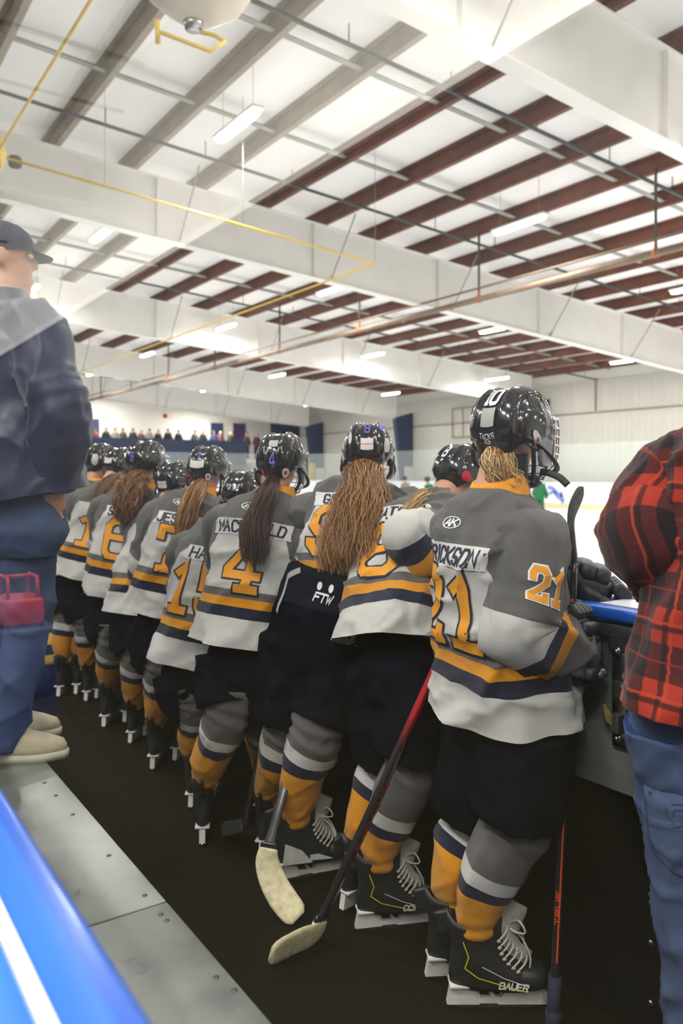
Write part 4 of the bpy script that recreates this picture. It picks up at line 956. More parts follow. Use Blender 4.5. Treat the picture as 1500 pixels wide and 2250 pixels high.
TPROF = [(0, .206, .172, .0), (.15, .198, .16, 0), (.45, .182, .138, 0), (.68, .186, .138, 0), (.80, .186, .13, 0), (.88, .160, .110, .0), (.94, .125, .092, .004), (.975, .088, .078, .008), (1, .070, .068, .012)]
def player(name, label, cfg):
    """cfg: az, hem, neck, head (px, py, depth); head angles; hands, elbows, knees, ankles, skate spots"""
    c = dict(cfg); F, S = az2(c['az']); F, S = V3(F), V3(S)
    hem, neck, head = (V3(P(*c[k])) for k in ('hem', 'neck', 'head')); pel = V3(P(*c.get('pel', c['hem'])))
    root = Vector((pel[0], pel[1], 0)); pl = thing('person', label, 'person', root, 'hockey players lined up along the boards')
    L = lambda v: V3(v) - V3(root)                            # local coordinates
    T = neck - hem; T /= np.linalg.norm(T); k = c.get('k', 1.0); Fb = np.cross(T, S)
    sw = c.get('sw', .155) * k
    J = dict(pel=L(pel), neck=L(neck), head=L(head), T=T, S=S)
    for s, sg in (('R', 1), ('L', -1)):
        J['sh' + s] = L(neck - T * .12 * k + S * sg * sw + Fb * c.get('shf' + s, .0)); J['el' + s] = L(P(*c['el' + s])); J['ha' + s] = L(P(*c['ha' + s]))
        J['hip' + s] = L(pel + S * sg * .085 * k - (0, 0, .06)); J['kn' + s] = L(P(*c['kn' + s])); J['toe' + s] = V3(az2(c['sk' + s][1])[0]); sp_ = c['sk' + s][0]
        J['an' + s] = L(V3(PZ(*sp_) if len(sp_) == 2 else sp_)) + (0, 0, .222 * k) + J['toe' + s] * -.008
    HR = tilt(c['haz'], c.get('hp', 8), c.get('hr', 0))
    body_mesh(pl, J, HR, c.get('vox', .012), .92 * k, None, True)
    # jersey
    prof = [(a, w * k * c.get('wk', 1), d * k * c.get('dk', 1), f * k) for a, w, d, f in c.get('prof', TPROF)]
    v0 = c.get('v0', 0.0); tl = torso(J['hem'] if 'hem' in J else L(hem), J['neck'], c['az'], prof, .72, c.get('bend', .03), 84 if c.get('fine') else 60, 80 if c.get('fine') else 56, cloth_disp(c['seed'], c.get('amp', .014), c.get('hemw', .006)), 2.35, c.get('tilt', 0.0), np.linspace(v0, .72, 80 if c.get('fine') else 56), c.get('back', 0.0))
    if c.get('hemshift'):                                        # raise the hem on one side
        pass
    jb = MB(); tl.put(jb, 0)
    sl = {}
    for s, sg in (('R', 1), ('L', -1)):
        rr = c.get('sr' + s, [.065, .092, .090, .088, .09, .087, .075]); rr = [q * k for q in rr]
        sp = [J['neck'] - T * .13 * k + S * sg * sw * .35, J['sh' + s] + S * sg * .012 - T * .005, J['sh' + s] * .45 + J['el' + s] * .55 + S * sg * .01, J['el' + s], J['el' + s] * .35 + J['ha' + s] * .65, J['ha' + s]]
        sl[s] = sleeve(sp, rr, c['az'], c.get('sv' + s, .62), c['seed'] + 11 * sg, .012, 60 if c.get('fine') else 40, 60 if c.get('fine') else 36); sl[s].put(jb, 1)
    jer = jb.build('jersey', [M['body_cloth'], M['sleeve_cloth']], pl); jer['label'] = c.get('jl', 'white jersey with grey shoulders and gold and navy bands')
    # collar
    cb = MB(); cc = J['neck'] + Fb * .012; G = []
    for dz, r1 in ((-.035, .09), (-.01, .083), (.015, .074), (.026, .067), (.022, .060), (-.01, .055)):
        G.append([cc + T * (dz + .012 * math.cos(a) * -1) * k + S * (r1 * k * math.sin(a)) - Fb * (r1 * .95 * k * math.cos(a)) for a in np.linspace(0, 2 * math.pi, 40, endpoint=False)])
    cb.grid(G, True); cb.build('collar', M['gold'], jer)
    # name and number
    sf = lambda x, v, off: tl.surf(x, v, off)
    if c.get('name'):
        nm, nw, nx = c['name']; w2 = nw / 2 + .02
        b = MB(); b.grid([[sf(nx + x, v, .0022) for x in np.linspace(-w2, w2, 24)] for v in np.linspace(.478, .548, 6)], False); b.build('name_plate', M['white'], jer)
        cw = nw / len(nm); b = MB(); put_text(b, text_quads(nm, nx, .513, .046, cw * .72, cw * .28, .0085), sf, .0038, .012); b.build('name_lettering', M['navy'], jer)
    if c.get('num'):
        t, nx = c['num']; cw, gp = (.098, .05) if len(t) > 1 else (.12, .03); ny = c.get('ny', .352); nh = c.get('nh', .21)
        b = MB(); put_text(b, text_quads(t, nx, ny, nh, cw, gp, .036, ext=.012, grow=.016), sf, .0030, .016); b.build('number_outline', M['navy'], jer)
        b = MB(); put_text(b, text_quads(t, nx, ny, nh, cw, gp, .036, ext=.012), sf, .0046, .016); b.build('number', M['numgold'], jer)
    if c.get('snum'):
        t, s_, x0, v0 = c['snum']; sf2 = lambda x, v, off: sl[s_].surf(x0 + x, v0 + (0 - v) * -1 * -1, off)
        b = MB(); put_text(b, text_quads(t, 0, 0, .085, .036, .02, .015, ext=.005, grow=.008), lambda x, v, off: sl[s_].surf(x0 - x, v0 - v, off), .003, .012); b.build('sleeve_number_outline', M['print'], jer)
        b = MB(); put_text(b, text_quads(t, 0, 0, .085, .036, .02, .015, ext=.005), lambda x, v, off: sl[s_].surf(x0 - x, v0 - v, off), .0045, .012); b.build('sleeve_number', M['numgold'], jer)
    if c.get('emblem') is not None:
        ex = c['emblem']; b = MB()
        for r0, r1 in ((.92, 1.05),):
            b.grid([[sf(ex + .03 * r * math.cos(a), .612 + .018 * r * math.sin(a), .003) for a in np.linspace(0, 2 * math.pi, 28, endpoint=False)] for r in (r0, r1)], True)
        put_text(b, text_quads('AK', ex, .612, .021, .017, .003, .005, .3), sf, .003, .01); b.build('emblem', M['print'], jer)
    # pants
    pb = MB(); pr = c.get('pants', (.155, .125, .118, .122, .118))
    hp = L(P(*c['ptop'])) if 'ptop' in c else J['pel'] + T * .12
    ht = [J['pel'] + T * .0, J['pel'] - (0, 0, .12 * k)]
    pth = smooth_path([hp, J['pel'], J['pel'] * .5 + (J['hipR'] + J['hipL']) * .25 - (0, 0, .07 * k)], 26); Sf, Ff = frames(pth, -S)
    ta = np.interp(np.linspace(0, 1, 26), [0, .45, .8, 1], [pr[0] * .93, pr[0] * 1.04, pr[0], pr[0] * .8]) * k; tb_ = np.interp(np.linspace(0, 1, 26), [0, .5, .8, 1], [pr[1] * .85, pr[1], pr[1] * .95, pr[1] * .7]) * k
    hl = Loft(pth, Sf, Ff, ta, tb_, np.linspace(0, .3, 26), 48, 2.2, cloth_disp(c['seed'] + 5, .007)); hl.put(pb, 0, cap0=True, cap1=True)
    for s in 'RL':
        kn = J['kn' + s]; hip = J['hip' + s]; end = hip + (kn - hip) * c.get('pl', .86)
        leg_cloth(pb, hip + (0, 0, .08), (hip + end) / 2, end, pr[2] * k, pr[3] * k, pr[4] * k, c['seed'] + 3, 0, .009)
    pt = remesh('pants', pb, M['pants'], .012, pl, 2) if c.get('fine') else pb.build('pants', M['pants'], pl)
    pt['label'] = 'black padded hockey pants'
    # socks, skates
    for s in 'RL':
        b = MB(); kn, an = J['kn' + s], J['an' + s]; up = kn + (kn - an) / np.linalg.norm(kn - an) * .07 + (J['hip' + s] - kn) / np.linalg.norm(J['hip' + s] - kn) * .05
        tw = V3(J['toe' + s]); bulge = (kn + an) / 2 + tw * -.012
        pth = smooth_path([an - (0, 0, .02), an * .7 + kn * .3 - tw * .012, an * .3 + kn * .7 - tw * .005, kn + tw * .01, up], 48)
        F0, S0 = tw, np.cross(tw, (0, 0, 1)); Sx, Fx = frames(pth, S0); q = np.linspace(0, 1, 48); sr = c.get('sock' + s, (.043, .064, .081, .086, .08))
        r = np.interp(q, np.linspace(0, 1, 5), sr) * k; arc = np.concatenate([[0], np.cumsum(np.linalg.norm(np.diff(pth, axis=0), axis=1))]); arc = arc / arc[-1] * c.get('sl', .46)
        d0 = cloth_disp(c['seed'] + (2 if s == 'R' else 7), .007)
        dd = lambda p_, th, q_: d0(p_, th, q_) + .006 * math.sin(q_ * 46 + 1.4 * math.sin(th)) * math.exp(-((q_ - .78) / .1) ** 2) + .004 * math.sin(q_ * 60 + math.cos(th)) * (1 - sm(q_, .0, .2))
        lf = Loft(pth, Sx, Fx, r, r * 1.08, arc, 48, 2.1, dd); lf.put(b, 0, cap1=True)
        o = b.build('sock', M[c.get('sockm' + s, c.get('sockm', 'sock_cloth'))], pl); o['label'] = 'grey and gold hockey sock with white and navy bands'
        pos, az_ = c['sk' + s][:2]; pos = PZ(*pos) if len(pos) == 2 else Vector(pos)
        add_skate(pl, pos, az_, sc=k * c.get('skk', .98), **(c['sk' + s][2] if len(c['sk' + s]) > 2 else {}))
    mw = Matrix.Translation(Vector(head)) @ HR.to_4x4()
    add_helmet(pl, mw, c.get('marks', ()), c.get('yel', False), c.get('hs', .95))
    pl_ = pl
    return pl, J, HR, dict(tl=tl, hl=hl, sl=sl, root=root, head=head, hemW=hem, jer=jer, neck=neck, S=S, F=F, T=T)
# ================================================================== the players, nearest first (px, py, depth taken from the photograph)
def fringe(pl, info, mat, n=60, seed=3, side=0):
    """short hair below the rim"""
    h = V3(info['head']) - V3(info['root']); A, B = V3(info['F']), V3(info['S']); 
    strands('hair', HAIR[mat], pl, [h - A * .05 + (0, 0, -.04), h - A * .085 + (0, 0, -.07), h - A * .085 + (0, 0, -.115), h - A * .06 + (0, 0, -.15)], [(0, .05), (.5, .055), (1, .035)], n, .006, 3, .002, seed)
# --- 21
p1, J, HR, I = player('person', 'nearest hockey player, number 21, blond bun under the helmet', dict(fine=True, vox=.010, az=-8, tilt=-.028, hem=(1110, 1545, 2.12), pel=(1112, 1590, 2.12), neck=(1084, 1072, 2.10), head=(1125, 946, 2.16), haz=11, hp=4, seed=3,
    elR=(1142, 1385, 1.95), haR=(1262, 1442, 2.04), elL=(1080, 1330, 2.30), haL=(1262, 1300, 2.24), knR=(1128, 1808, 2.07), knL=(1040, 1810, 2.25),
    skR=((1052, 2212), -34, dict(brand='BAUER')), skL=((1000, 2148), -30), sockmL='sock_long', name=('ERICKSON', .25, -.005), num=('21', -.015), snum=('21', 'R', -.005, .235), emblem=-.02,
    yel=True, hs=.98, hemw=.008, marks=(('txt', '10', .0, .66, .034, .02, .0075, 'print'), ('plate', 0, .32, .5, .019, 'plate'), ('txt', 'TACKS', 0, .235, .008, .0065, .0012, 'print'), ('txt', 'XS', 0, .19, .008, .0065, .0012, 'print'), ('dot', .125, .12, .014, 'sticker'), ('dot', .128, .11, .008, 'redst')),
    sw=.138, srR=[.06, .088, .090, .093, .098, .094, .086], bend=.02, svR=.60))
h = V3(I['head']) - V3(I['root']); F, S = az2(10); F, S = V3(F), V3(S)
strands('hair_bun', HAIR['blond'], p1, [h - F * .07 + S * .0 + (0, 0, -.05), h - F * .12 + S * .02 + (0, 0, -.085), h - F * .115 + S * .035 + (0, 0, -.125), h - F * .08 + S * .03 + (0, 0, -.14), h - F * .085 + S * .005 + (0, 0, -.10)], [(0, .028), (.5, .024), (1, .018)], 230, .008, 6, .0013, 5)
strands('loose_hair', HAIR['blond'], p1, [h - F * .09 + S * .03 + (0, 0, -.07), h - F * .09 + S * .045 + (0, 0, -.12), h - F * .08 + S * .05 + (0, 0, -.14), h - F * .07 + S * .055 + (0, 0, -.16)], [(0, .03), (.6, .035), (1, .04)], 90, .012, 4, .001, 9)
b = MB(); b.tube([h - F * .122 + S * (.02 + .012 * math.cos(a)) + (0, 0, -.1 + .02 * math.sin(a)) - F * .012 * math.cos(a * 2) for a in np.linspace(0, 6.3, 18)], .004, 6); b.build('hair_tie', M['matte'], p1)
b = MB(); G = []
for z, r in ((-.045, .06), (-.10, .058), (-.15, .066)): G.append([h - F * .03 + (0, 0, z - .02) + S * (r * math.sin(a)) - F * (r * math.cos(a)) for a in np.linspace(0, 6.283, 28, endpoint=False)])
b.grid(G, True); b.build('neck_guard', M['matte'], p1)
q = V3(P(1186, 1036, 2.12)) - V3(I['root'])
b = MB(); b.tube(smooth_path([q, V3(P(1208, 1040, 2.11)) - V3(I['root']), V3(P(1230, 1050, 2.1)) - V3(I['root']), V3(P(1247, 1066, 2.09)) - V3(I['root'])], 14), .0095, 8, flat=.2, ref=(0, 1, 0)); b.build('loose_strap', M['matte'], p1)
# gloves: right hand holds the upturned stick, left rests on the cap
gr = add_glove(p1, P(1270, 1428, 2.01), (.05, .02, 1), (.25, -.95, .05), 1.15, 1, 'BAUER', sc=.98)
gl = add_glove(p1, P(1252, 1272, 2.22), (.72, -.62, -.25), (.2, -.3, .95), .6, -1, 'VAPOR', sc=1.3)

# --- bent player with the striped arm
p2, J, HR, I = player('person', 'bent player directly behind number 21, striped sleeve raised', dict(fine=True, vox=.012, az=14, hem=(872, 1412, 2.50), pel=(885, 1478, 2.48), neck=(958, 1105, 2.80), head=(1018, 1045, 2.90), haz=5, hp=14, seed=13, k=.98,
    elR=(893, 1172, 2.44), haR=(985, 1300, 2.52), elL=(1010, 1200, 3.0), haL=(1050, 1290, 2.95), knR=(902, 1685, 2.43), knL=(852, 1680, 2.60), shfR=.05,
    skR=((838, 2040), -24, dict(brand='CCM')), skL=((790, 1985), 10), sockmL='sock_long', name=('WATSON', .20, .0), num=('8', -.01), bend=.10, hemw=.012, dk=1.05, svR=.60,
    srR=[.07, .085, .080, .076, .078, .076, .07], marks=(('dot', .09, .14, .014, 'redst'), ('txt', '8', -.01, .6, .03, .02, .006, 'print')), hs=.95))
h = V3(I['head']) - V3(I['root']); n_ = V3(I['neck']) - V3(I['root'])
strands('ponytail', HAIR['blond'], p2, [h - V3(I['F']) * .07 + (0, 0, -.06), V3(P(955, 1088, 2.72)) - V3(I['root']), V3(P(915, 1102, 2.6)) - V3(I['root']), V3(P(880, 1140, 2.5)) - V3(I['root'])], [(0, .022), (.5, .03), (1, .016)], 130, .008, 3, .0013, 21)
# --- long curly hair, black shell pants with braces
p3, J, HR, I = player('person', 'bent player with very long wavy hair and black overall pants', dict(fine=True, vox=.012, az=46, hem=(752, 1270, 2.82), pel=(705, 1410, 2.78), ptop=(738, 1255, 2.78), neck=(806, 1062, 2.98), head=(808, 992, 3.05), haz=52, hp=6, seed=23, sockm='sock_long', k=1.0,
    elR=(900, 1175, 2.85), haR=(925, 1270, 3.0), elL=(672, 1180, 3.15), haL=(720, 1230, 3.3), knR=(690, 1610, 2.70), knL=(632, 1600, 2.82), pants=(.185, .16, .13, .133, .125), v0=.17, prof=[(0, .15, .12, 0), (.2, .165, .13, 0), (.5, .178, .135, 0), (.80, .186, .13, 0), (.88, .160, .110, .0), (.94, .125, .092, .004), (.975, .088, .078, .008), (1, .070, .068, .012)],
    skR=((655, 1930), -14, dict(white=True, long_laces=True)), skL=((588, 1868), 45, dict(white=True)), name=('GILCHRIST', .27, .0), num=('9', -.06), bend=.04, sl=.42,
    marks=(('plate', .0, .30, .46, .024, 'sticker'), ('plate', .0, .37, .38, .024, 'redst'), ('dot', -.075, .42, .016, 'sticker'), ('dot', .085, .3, .018, 'sticker'), ('txt', '9', 0, .66, .03, .016, .005, 'violet'), ('dot', .06, .62, .014, 'violet')), hs=.93))
h = V3(I['head']) - V3(I['root']); R_ = V3(I['root']); F = V3(I['F'])
strands('long_hair', HAIR['gold'], p3, [h - F * .06 + (0, 0, -.055), h - F * .11 + (0, 0, -.10), V3(P(795, 1120, 2.78)) - R_, V3(P(782, 1180, 2.70)) - R_, V3(P(772, 1268, 2.64)) - R_], [(0, .045), (.25, .075), (.6, .115), (.9, .13), (1, .11)], 1500, .010, 7, .0013, 31, seg=20)
b = MB()
for sg in (-1, 1): put_text(b, stroke_quads([(sg * .17, -.09), (sg * .15, -.02), (sg * .1, .0)], .012, 0), lambda x, y, off: I['hl'].surf(-x, .005 - y, off), .005, .015)
b.build('brace_strap', M['plate'], p3)
I3 = I
# --- 4
p4, J, HR, I = player('person', 'player number 4 with a dark brown ponytail', dict(az=38, hem=(545, 1412, 2.98), pel=(548, 1452, 2.98), neck=(600, 1082, 3.08), head=(618, 1012, 3.13), haz=42, hp=4, seed=33, sockm='sock_long', k=1.03,
    elR=(668, 1280, 2.95), haR=(700, 1300, 3.1), elL=(505, 1240, 3.3), haL=(545, 1290, 3.5), knR=(585, 1560, 3.05), knL=(505, 1560, 2.96),
    skR=((585, 1790), 40), skL=((447, 1838), 62), name=('MACDONALD', .29, .0), num=('4', 0), emblem=-.03,
    marks=(('txt', '4', .0, .32, .034, .018, .005, 'violet'), ('plate', .0, .5, .62, .018, 'plate'), ('dot', .05, .07, .014, 'sticker'), ('dot', .05, .07, .008, 'redst'), ('dot', -.05, .08, .011, 'redst')), hs=.92))
h = V3(I['head']) - V3(I['root']); R_ = V3(I['root']); F = V3(I['F'])
strands('ponytail', HAIR['brown'], p4, [h - F * .07 + (0, 0, -.07), V3(P(585, 1090, 2.92)) - R_, V3(P(562, 1160, 2.84)) - R_, V3(P(560, 1245, 2.80)) - R_], [(0, .022), (.3, .034), (.7, .055), (.92, .05), (1, .03)], 330, .008, 4, .0017, 41)
# --- 15
p5, J, HR, I = player('person', 'stooping player number 15 between 7 and 4', dict(az=42, hem=(436, 1452, 3.34), pel=(440, 1485, 3.34), neck=(506, 1148, 3.46), head=(536, 1088, 3.56), haz=38, hp=22, seed=43, sockm='sock_long', k=1.0, vox=.014,
    elR=(540, 1300, 3.3), haR=(580, 1330, 3.5), elL=(420, 1290, 3.6), haL=(480, 1330, 3.8), knR=(470, 1540, 3.32), knL=(432, 1535, 3.30),
    skR=((478, 1742), 45), skL=((424, 1762), 58), name=('HALL', .16, .0), num=('15', -.01), bend=.06, hs=.9, skk=.9))
R_ = V3(I['root']); h = V3(I['head']) - R_
strands('ponytail', HAIR['gold'], p5, [h - V3(I['F']) * .06 + (0, 0, -.06), V3(P(497, 1140, 3.30)) - R_, V3(P(478, 1180, 3.22)) - R_, V3(P(456, 1220, 3.2)) - R_], [(0, .02), (.4, .036), (1, .03)], 190, .008, 4, .0018, 51)
# --- 7
p6, J, HR, I = player('person', 'player number 7 with a straight golden ponytail', dict(az=44, hem=(372, 1345, 3.80), pel=(372, 1378, 3.80), neck=(436, 1080, 3.90), head=(458, 1030, 3.96), haz=38, hp=6, seed=53, sockm='sock_long', k=1.03, vox=.014,
    elR=(485, 1230, 3.75), haR=(520, 1240, 3.9), elL=(322, 1240, 4.0), haL=(330, 1330, 4.1), knR=(402, 1455, 3.78), knL=(358, 1455, 3.75),
    skR=((398, 1662), 45), skL=((344, 1680), 55), name=('JESSEN', .22, .0), num=('7', 0), bend=.05, emblem=-.03,
    marks=(('txt', '7', 0, .5, .03, .016, .005, 'violet'), ('plate', .0, .3, .42, .035, 'sticker'), ('dot', .05, .1, .013, 'sticker'), ('dot', .05, .1, .007, 'redst'), ('dot', -.05, .1, .009, 'redst')), hs=.95))
R_ = V3(I['root']); h = V3(I['head']) - R_
strands('ponytail', HAIR['gold'], p6, [h - V3(I['F']) * .07 + (0, 0, -.06), V3(P(425, 1090, 3.74)) - R_, V3(P(408, 1140, 3.66)) - R_, V3(P(392, 1210, 3.62)) - R_], [(0, .024), (.3, .045), (.7, .05), (1, .02)], 260, .005, 3, .002, 61)
# --- helmet showing low between 6 and 7
p7, J, HR, I = player('person', 'mostly hidden player whose low helmet shows between numbers 6 and 7', dict(az=40, hem=(318, 1352, 4.15), neck=(366, 1105, 4.3), head=(384, 1058, 4.38), haz=30, hp=12, seed=63, sockm='sock_long', k=.95, vox=.016,
    elR=(390, 1230, 4.2), haR=(420, 1250, 4.3), elL=(310, 1240, 4.4), haL=(340, 1300, 4.5), knR=(325, 1435, 4.15), knL=(302, 1435, 4.12),
    skR=((330, 1610), 45), skL=((296, 1625), 52), hs=.92, marks=(('plate', 0, .1, .25, .03, 'sticker'),)))
# --- 6
p8, J, HR, I = player('person', 'player number 6 with a bushy brown ponytail', dict(az=50, hem=(264, 1300, 4.40), pel=(266, 1330, 4.40), neck=(308, 1068, 4.45), head=(322, 1014, 4.52), haz=28, hp=4, seed=73, sockm='sock_long', k=1.02, vox=.014,
    elR=(342, 1210, 4.35), haR=(370, 1220, 4.5), elL=(228, 1190, 4.6), haL=(260, 1240, 4.8), knR=(288, 1400, 4.37), knL=(250, 1398, 4.35),
    skR=((285, 1580), 50), skL=((236, 1590), 58), name=('SENGER', .2, .0), num=('6', -.01), bend=.05,
    marks=(('txt', '6', 0, .4, .026, .016, .005, 'violet'),), hs=.98))
R_ = V3(I['root']); h = V3(I['head']) - R_
strands('ponytail', HAIR['auburn'], p8, [h - V3(I['F']) * .07 + (0, 0, -.07), V3(P(290, 1070, 4.28)) - R_, V3(P(280, 1105, 4.22)) - R_, V3(P(272, 1150, 4.2)) - R_], [(0, .035), (.4, .078), (.8, .07), (1, .035)], 320, .014, 8, .0022, 71)
# --- hidden between 16 and 6
p9, J, HR, I = player('person', 'mostly hidden player between numbers 16 and 6', dict(az=50, hem=(190, 1265, 4.95), neck=(238, 1062, 5.0), head=(264, 1022, 5.1), haz=30, hp=10, seed=83, sockm='sock_long', k=.97, vox=.016,
    elR=(250, 1180, 4.9), haR=(280, 1190, 5.1), elL=(190, 1180, 5.15), haL=(220, 1230, 5.3), knR=(215, 1368, 4.92), knL=(192, 1368, 4.92),
    skR=((222, 1530), 50), skL=((196, 1535), 58), num=('1', 0), hs=.92, marks=(('plate', 0, .3, .42, .03, 'sticker'),)))
R_ = V3(I['root']); h = V3(I['head']) - R_
strands('ponytail', HAIR['auburn'], p9, [h - V3(I['F']) * .06 + (0, 0, -.07), V3(P(228, 1070, 4.85)) - R_, V3(P(213, 1105, 4.8)) - R_, V3(P(205, 1130, 4.78)) - R_], [(0, .03), (.4, .05), (1, .02)], 120, .006, 3, .0022, 81)
# --- 16
p10, J, HR, I = player('person', 'farthest player, number 16, next to the man in the navy jacket', dict(az=56, hem=(152, 1262, 5.15), neck=(202, 1058, 5.2), head=(220, 1014, 5.28), haz=30, hp=4, seed=93, sockm='sock_long', k=1.04, vox=.016,
    elR=(225, 1180, 5.1), haR=(240, 1190, 5.3), elL=(118, 1170, 5.3), haL=(140, 1220, 5.5), knR=(178, 1350, 5.12), knL=(148, 1350, 5.12),
    skR=((176, 1520), 55), skL=((136, 1525), 60), name=('PRICE', .17, .0), num=('16', -.01), hs=1.0, marks=(('dot', .06, .3, .02, 'sticker'),)))
# print on the seat of the black overall pants

# print on the seat of the black overall pants
hl = I3['hl']; sf = lambda x, v, off: hl.surf(-x, .16 - v, off)
b = MB()
for x in (-.035, .03): b.grid([[sf(x * .6 + .008 * r * math.cos(a), .135 + .008 * r * math.sin(a), .004) for a in np.linspace(0, 6.283, 16, endpoint=False)] for r in (.05, 1)], True)
put_text(b, text_quads('FTW', 0, .115, .014, .017, .004, .0038, .35), sf, .004, .01); b.build('pants_lettering', M['print'], p3)

# ================================================================== sticks
M['tape'] = plain('worn_white_tape', srgb(206, 196, 160), .85, var=.2, scale=45, bump=.3)
M['shaft'] = plain('black_carbon_shaft', (.018, .018, .02), .3, var=.2, coat=.3)
M['bladeblk'] = plain('black_blade_tape', (.03, .03, .032), .8, var=.4, scale=60, bump=.5)
M['navytape'] = plain('navy_grip_tape', srgb(38, 42, 62), .85, var=.15, scale=90, bump=.5)
def shaft_mat(name, stops):
    t = NT(name); u, v, _ = t.uv(); return t.fin(t.ramp(v, [(min(1, p), c) for p, c in stops]), .28, coat=.4)
M['redshaft'] = shaft_mat('red_fading_shaft', [(0, srgb(190, 30, 42)), (.22, srgb(175, 28, 40)), (.36, srgb(50, 24, 26)), (.42, (.02, .02, .022)), (1, (.02, .02, .022))])
M['greenshaft'] = shaft_mat('green_grey_shaft', [(0, srgb(30, 130, 80)), (.2, srgb(30, 130, 80)), (.27, srgb(95, 88, 84)), (.6, srgb(95, 88, 84)), (.75, srgb(48, 46, 48)), (1, srgb(40, 40, 42))])
def stick(name, label, top, heel, blade, hts, mats, taped=.45, wide=(.03, .021), grip=None, upv=None):
    t = thing('hockey_stick', label, 'hockey stick', heel, 'hockey sticks'); o = V3(heel); p0, p1 = V3(top) - o, V3(heel) - o
    d = p1 - p0; Ls = np.linalg.norm(d); d /= Ls; bl = smooth_path([V3(q) - o for q in blade], 22); bd = bl[-1] - bl[0]; bd /= np.linalg.norm(bd)
    side = np.cross(d, bd); side /= np.linalg.norm(side); wd = np.cross(side, d)
    b = MB(); G = []; n = 30; uv = []
    for i in range(n + 1):
        s = i / n; c = p0 + d * Ls * s; k = 1 if s < .85 else 1 - .3 * (s - .85) / .15; w_, h_ = wide[0] / 2 * (1 + (.4 if s > .9 else 0) * (s - .9) * 10), wide[1] / 2 * k
        G.append([c + wd * (w_ * x) + side * (h_ * y) for x, y in ((1, .7), (.8, 1), (-.8, 1), (-1, .7), (-1, -.7), (-.8, -1), (.8, -1), (1, -.7))]); uv.append([(j / 8, s) for j in range(9)])
    b.grid(G, True, uv, 0, True, True); b.build('shaft', mats[0], t, True)
    def blseg(a, c_, nm, m, th):
        b = MB(); G = []
        for i in range(a, c_ + 1):
            q = bl[i]; tn = bl[min(i + 1, 21)] - bl[max(i - 1, 0)]; tn /= np.linalg.norm(tn); sd = side; up = np.cross(sd, tn); up /= np.linalg.norm(up)
            hh = np.interp(i / 21, np.linspace(0, 1, len(hts)), hts) / 2; x = i / 21; r = 1 if x < .9 else math.sqrt(max(.02, 1 - ((x - .9) / .1) ** 2)) * .4 + .6
            G.append([q + up * (hh * r * a_) + sd * (th * b_) for a_, b_ in ((1, .4), (.8, 1), (.4, 1), (0, 1), (-.4, 1), (-.8, 1), (-1, .4), (-1, -.4), (-.8, -1), (-.4, -1), (0, -1), (.4, -1), (.8, -1), (1, -.4))])
        b.grid(G, True, None, 0, True, True); b.build(nm, m, t)
    k = int(21 * taped)
    if k > 0: blseg(0, k, 'blade', mats[1], .006)
    blseg(k, 21, 'blade_tape' if k > 0 else 'blade', mats[2], .0075)
    if grip:
        b = MB(); b.tube([p0 - d * .02, p0 + d * grip], [.0175, .0165], 10); b.tube([p0 - d * .022, p0 + d * .03], .02, 10); b.build('grip_tape', mats[3], t)
    return t, p0, d, Ls, wd, side, o
# red: fades to black, tape on the blade
top, heel = P(990, 1400, 2.26), P(702, 2030, 2.395)
t, p0, d, Ls, wd, sd, o = stick('hockey_stick', 'red to black stick with worn white blade tape leaning behind number 21', top, heel, [P(708, 2010, 2.39), P(690, 2052, 2.38), P(650, 2070, 2.34), P(596, 2098, 2.28)], [.05, .08, .098, .10, .095], [M['redshaft'], M['shaft'], M['tape']], .12)
N = V3((0, 0, CZ)) - (p0 + d * Ls * .6 + o); N -= d * (N @ d); N /= np.linalg.norm(N)
sdn = sd if sd @ N > 0 else -sd; A = -d; B = np.cross(sdn, A)
def on_shaft(txt, frac, h, cw, gap, w, m, nm, slant=0, parent=t, out=False):
    b = MB(); sf = flat_surf(p0 + d * Ls * frac + sdn * .0085, A, B, sdn)
    qs = text_quads(txt, 0, 0, h, cw, gap, w, slant); put_text(b, qs, sf, .0035, .1); b.build(nm, M[m], parent, False)
on_shaft('VAPOR', .645, .021, .045, .02, .0042, 'pred', 'shaft_lettering', .2)
on_shaft('CARBON', .85, .007, .0075, .0025, .0016, 'print', 'shaft_lettering')
b = MB(); put_text(b, stroke_quads([(0, 0), (.12, .012)], .0016, 0) + stroke_quads([(0.02, -.008), (.16, .012)], .0016, 0), flat_surf(p0 + d * Ls * .5 + sdn * .0085, A, B, sdn), .0035, .1); b.build('shaft_line', M['print'], t, False)
# green/grey
top, heel = P(704, 1440, 2.90), P(588, 1868, 2.60)
t, p0, d, Ls, wd, sd, o = stick('hockey_stick', 'green and grey stick with scuffed white taped blade beside the long haired player', top, heel, [P(592, 1850, 2.60), P(588, 1900, 2.59), P(612, 1960, 2.555), P(655, 2018, 2.50)], [.05, .075, .085, .088, .08], [M['greenshaft'], M['shaft'], M['tape']], .12)
N = V3((0, 0, CZ)) - (p0 + d * Ls * .6 + o); sdn = sd if sd @ N > 0 else -sd; A = -d; B = np.cross(sdn, A)
# dark thin
top, heel = P(604, 1500, 3.0), P(538, 1800, 2.93)
stick('hockey_stick', 'dark stick half hidden behind number 4', top, heel, [P(542, 1790, 2.93), P(532, 1812, 2.95), P(505, 1820, 3.02), P(490, 1822, 3.08)], [.03, .05, .055, .055], [M['shaft'], M['shaft'], M['bladeblk']], .3, (.022, .016))
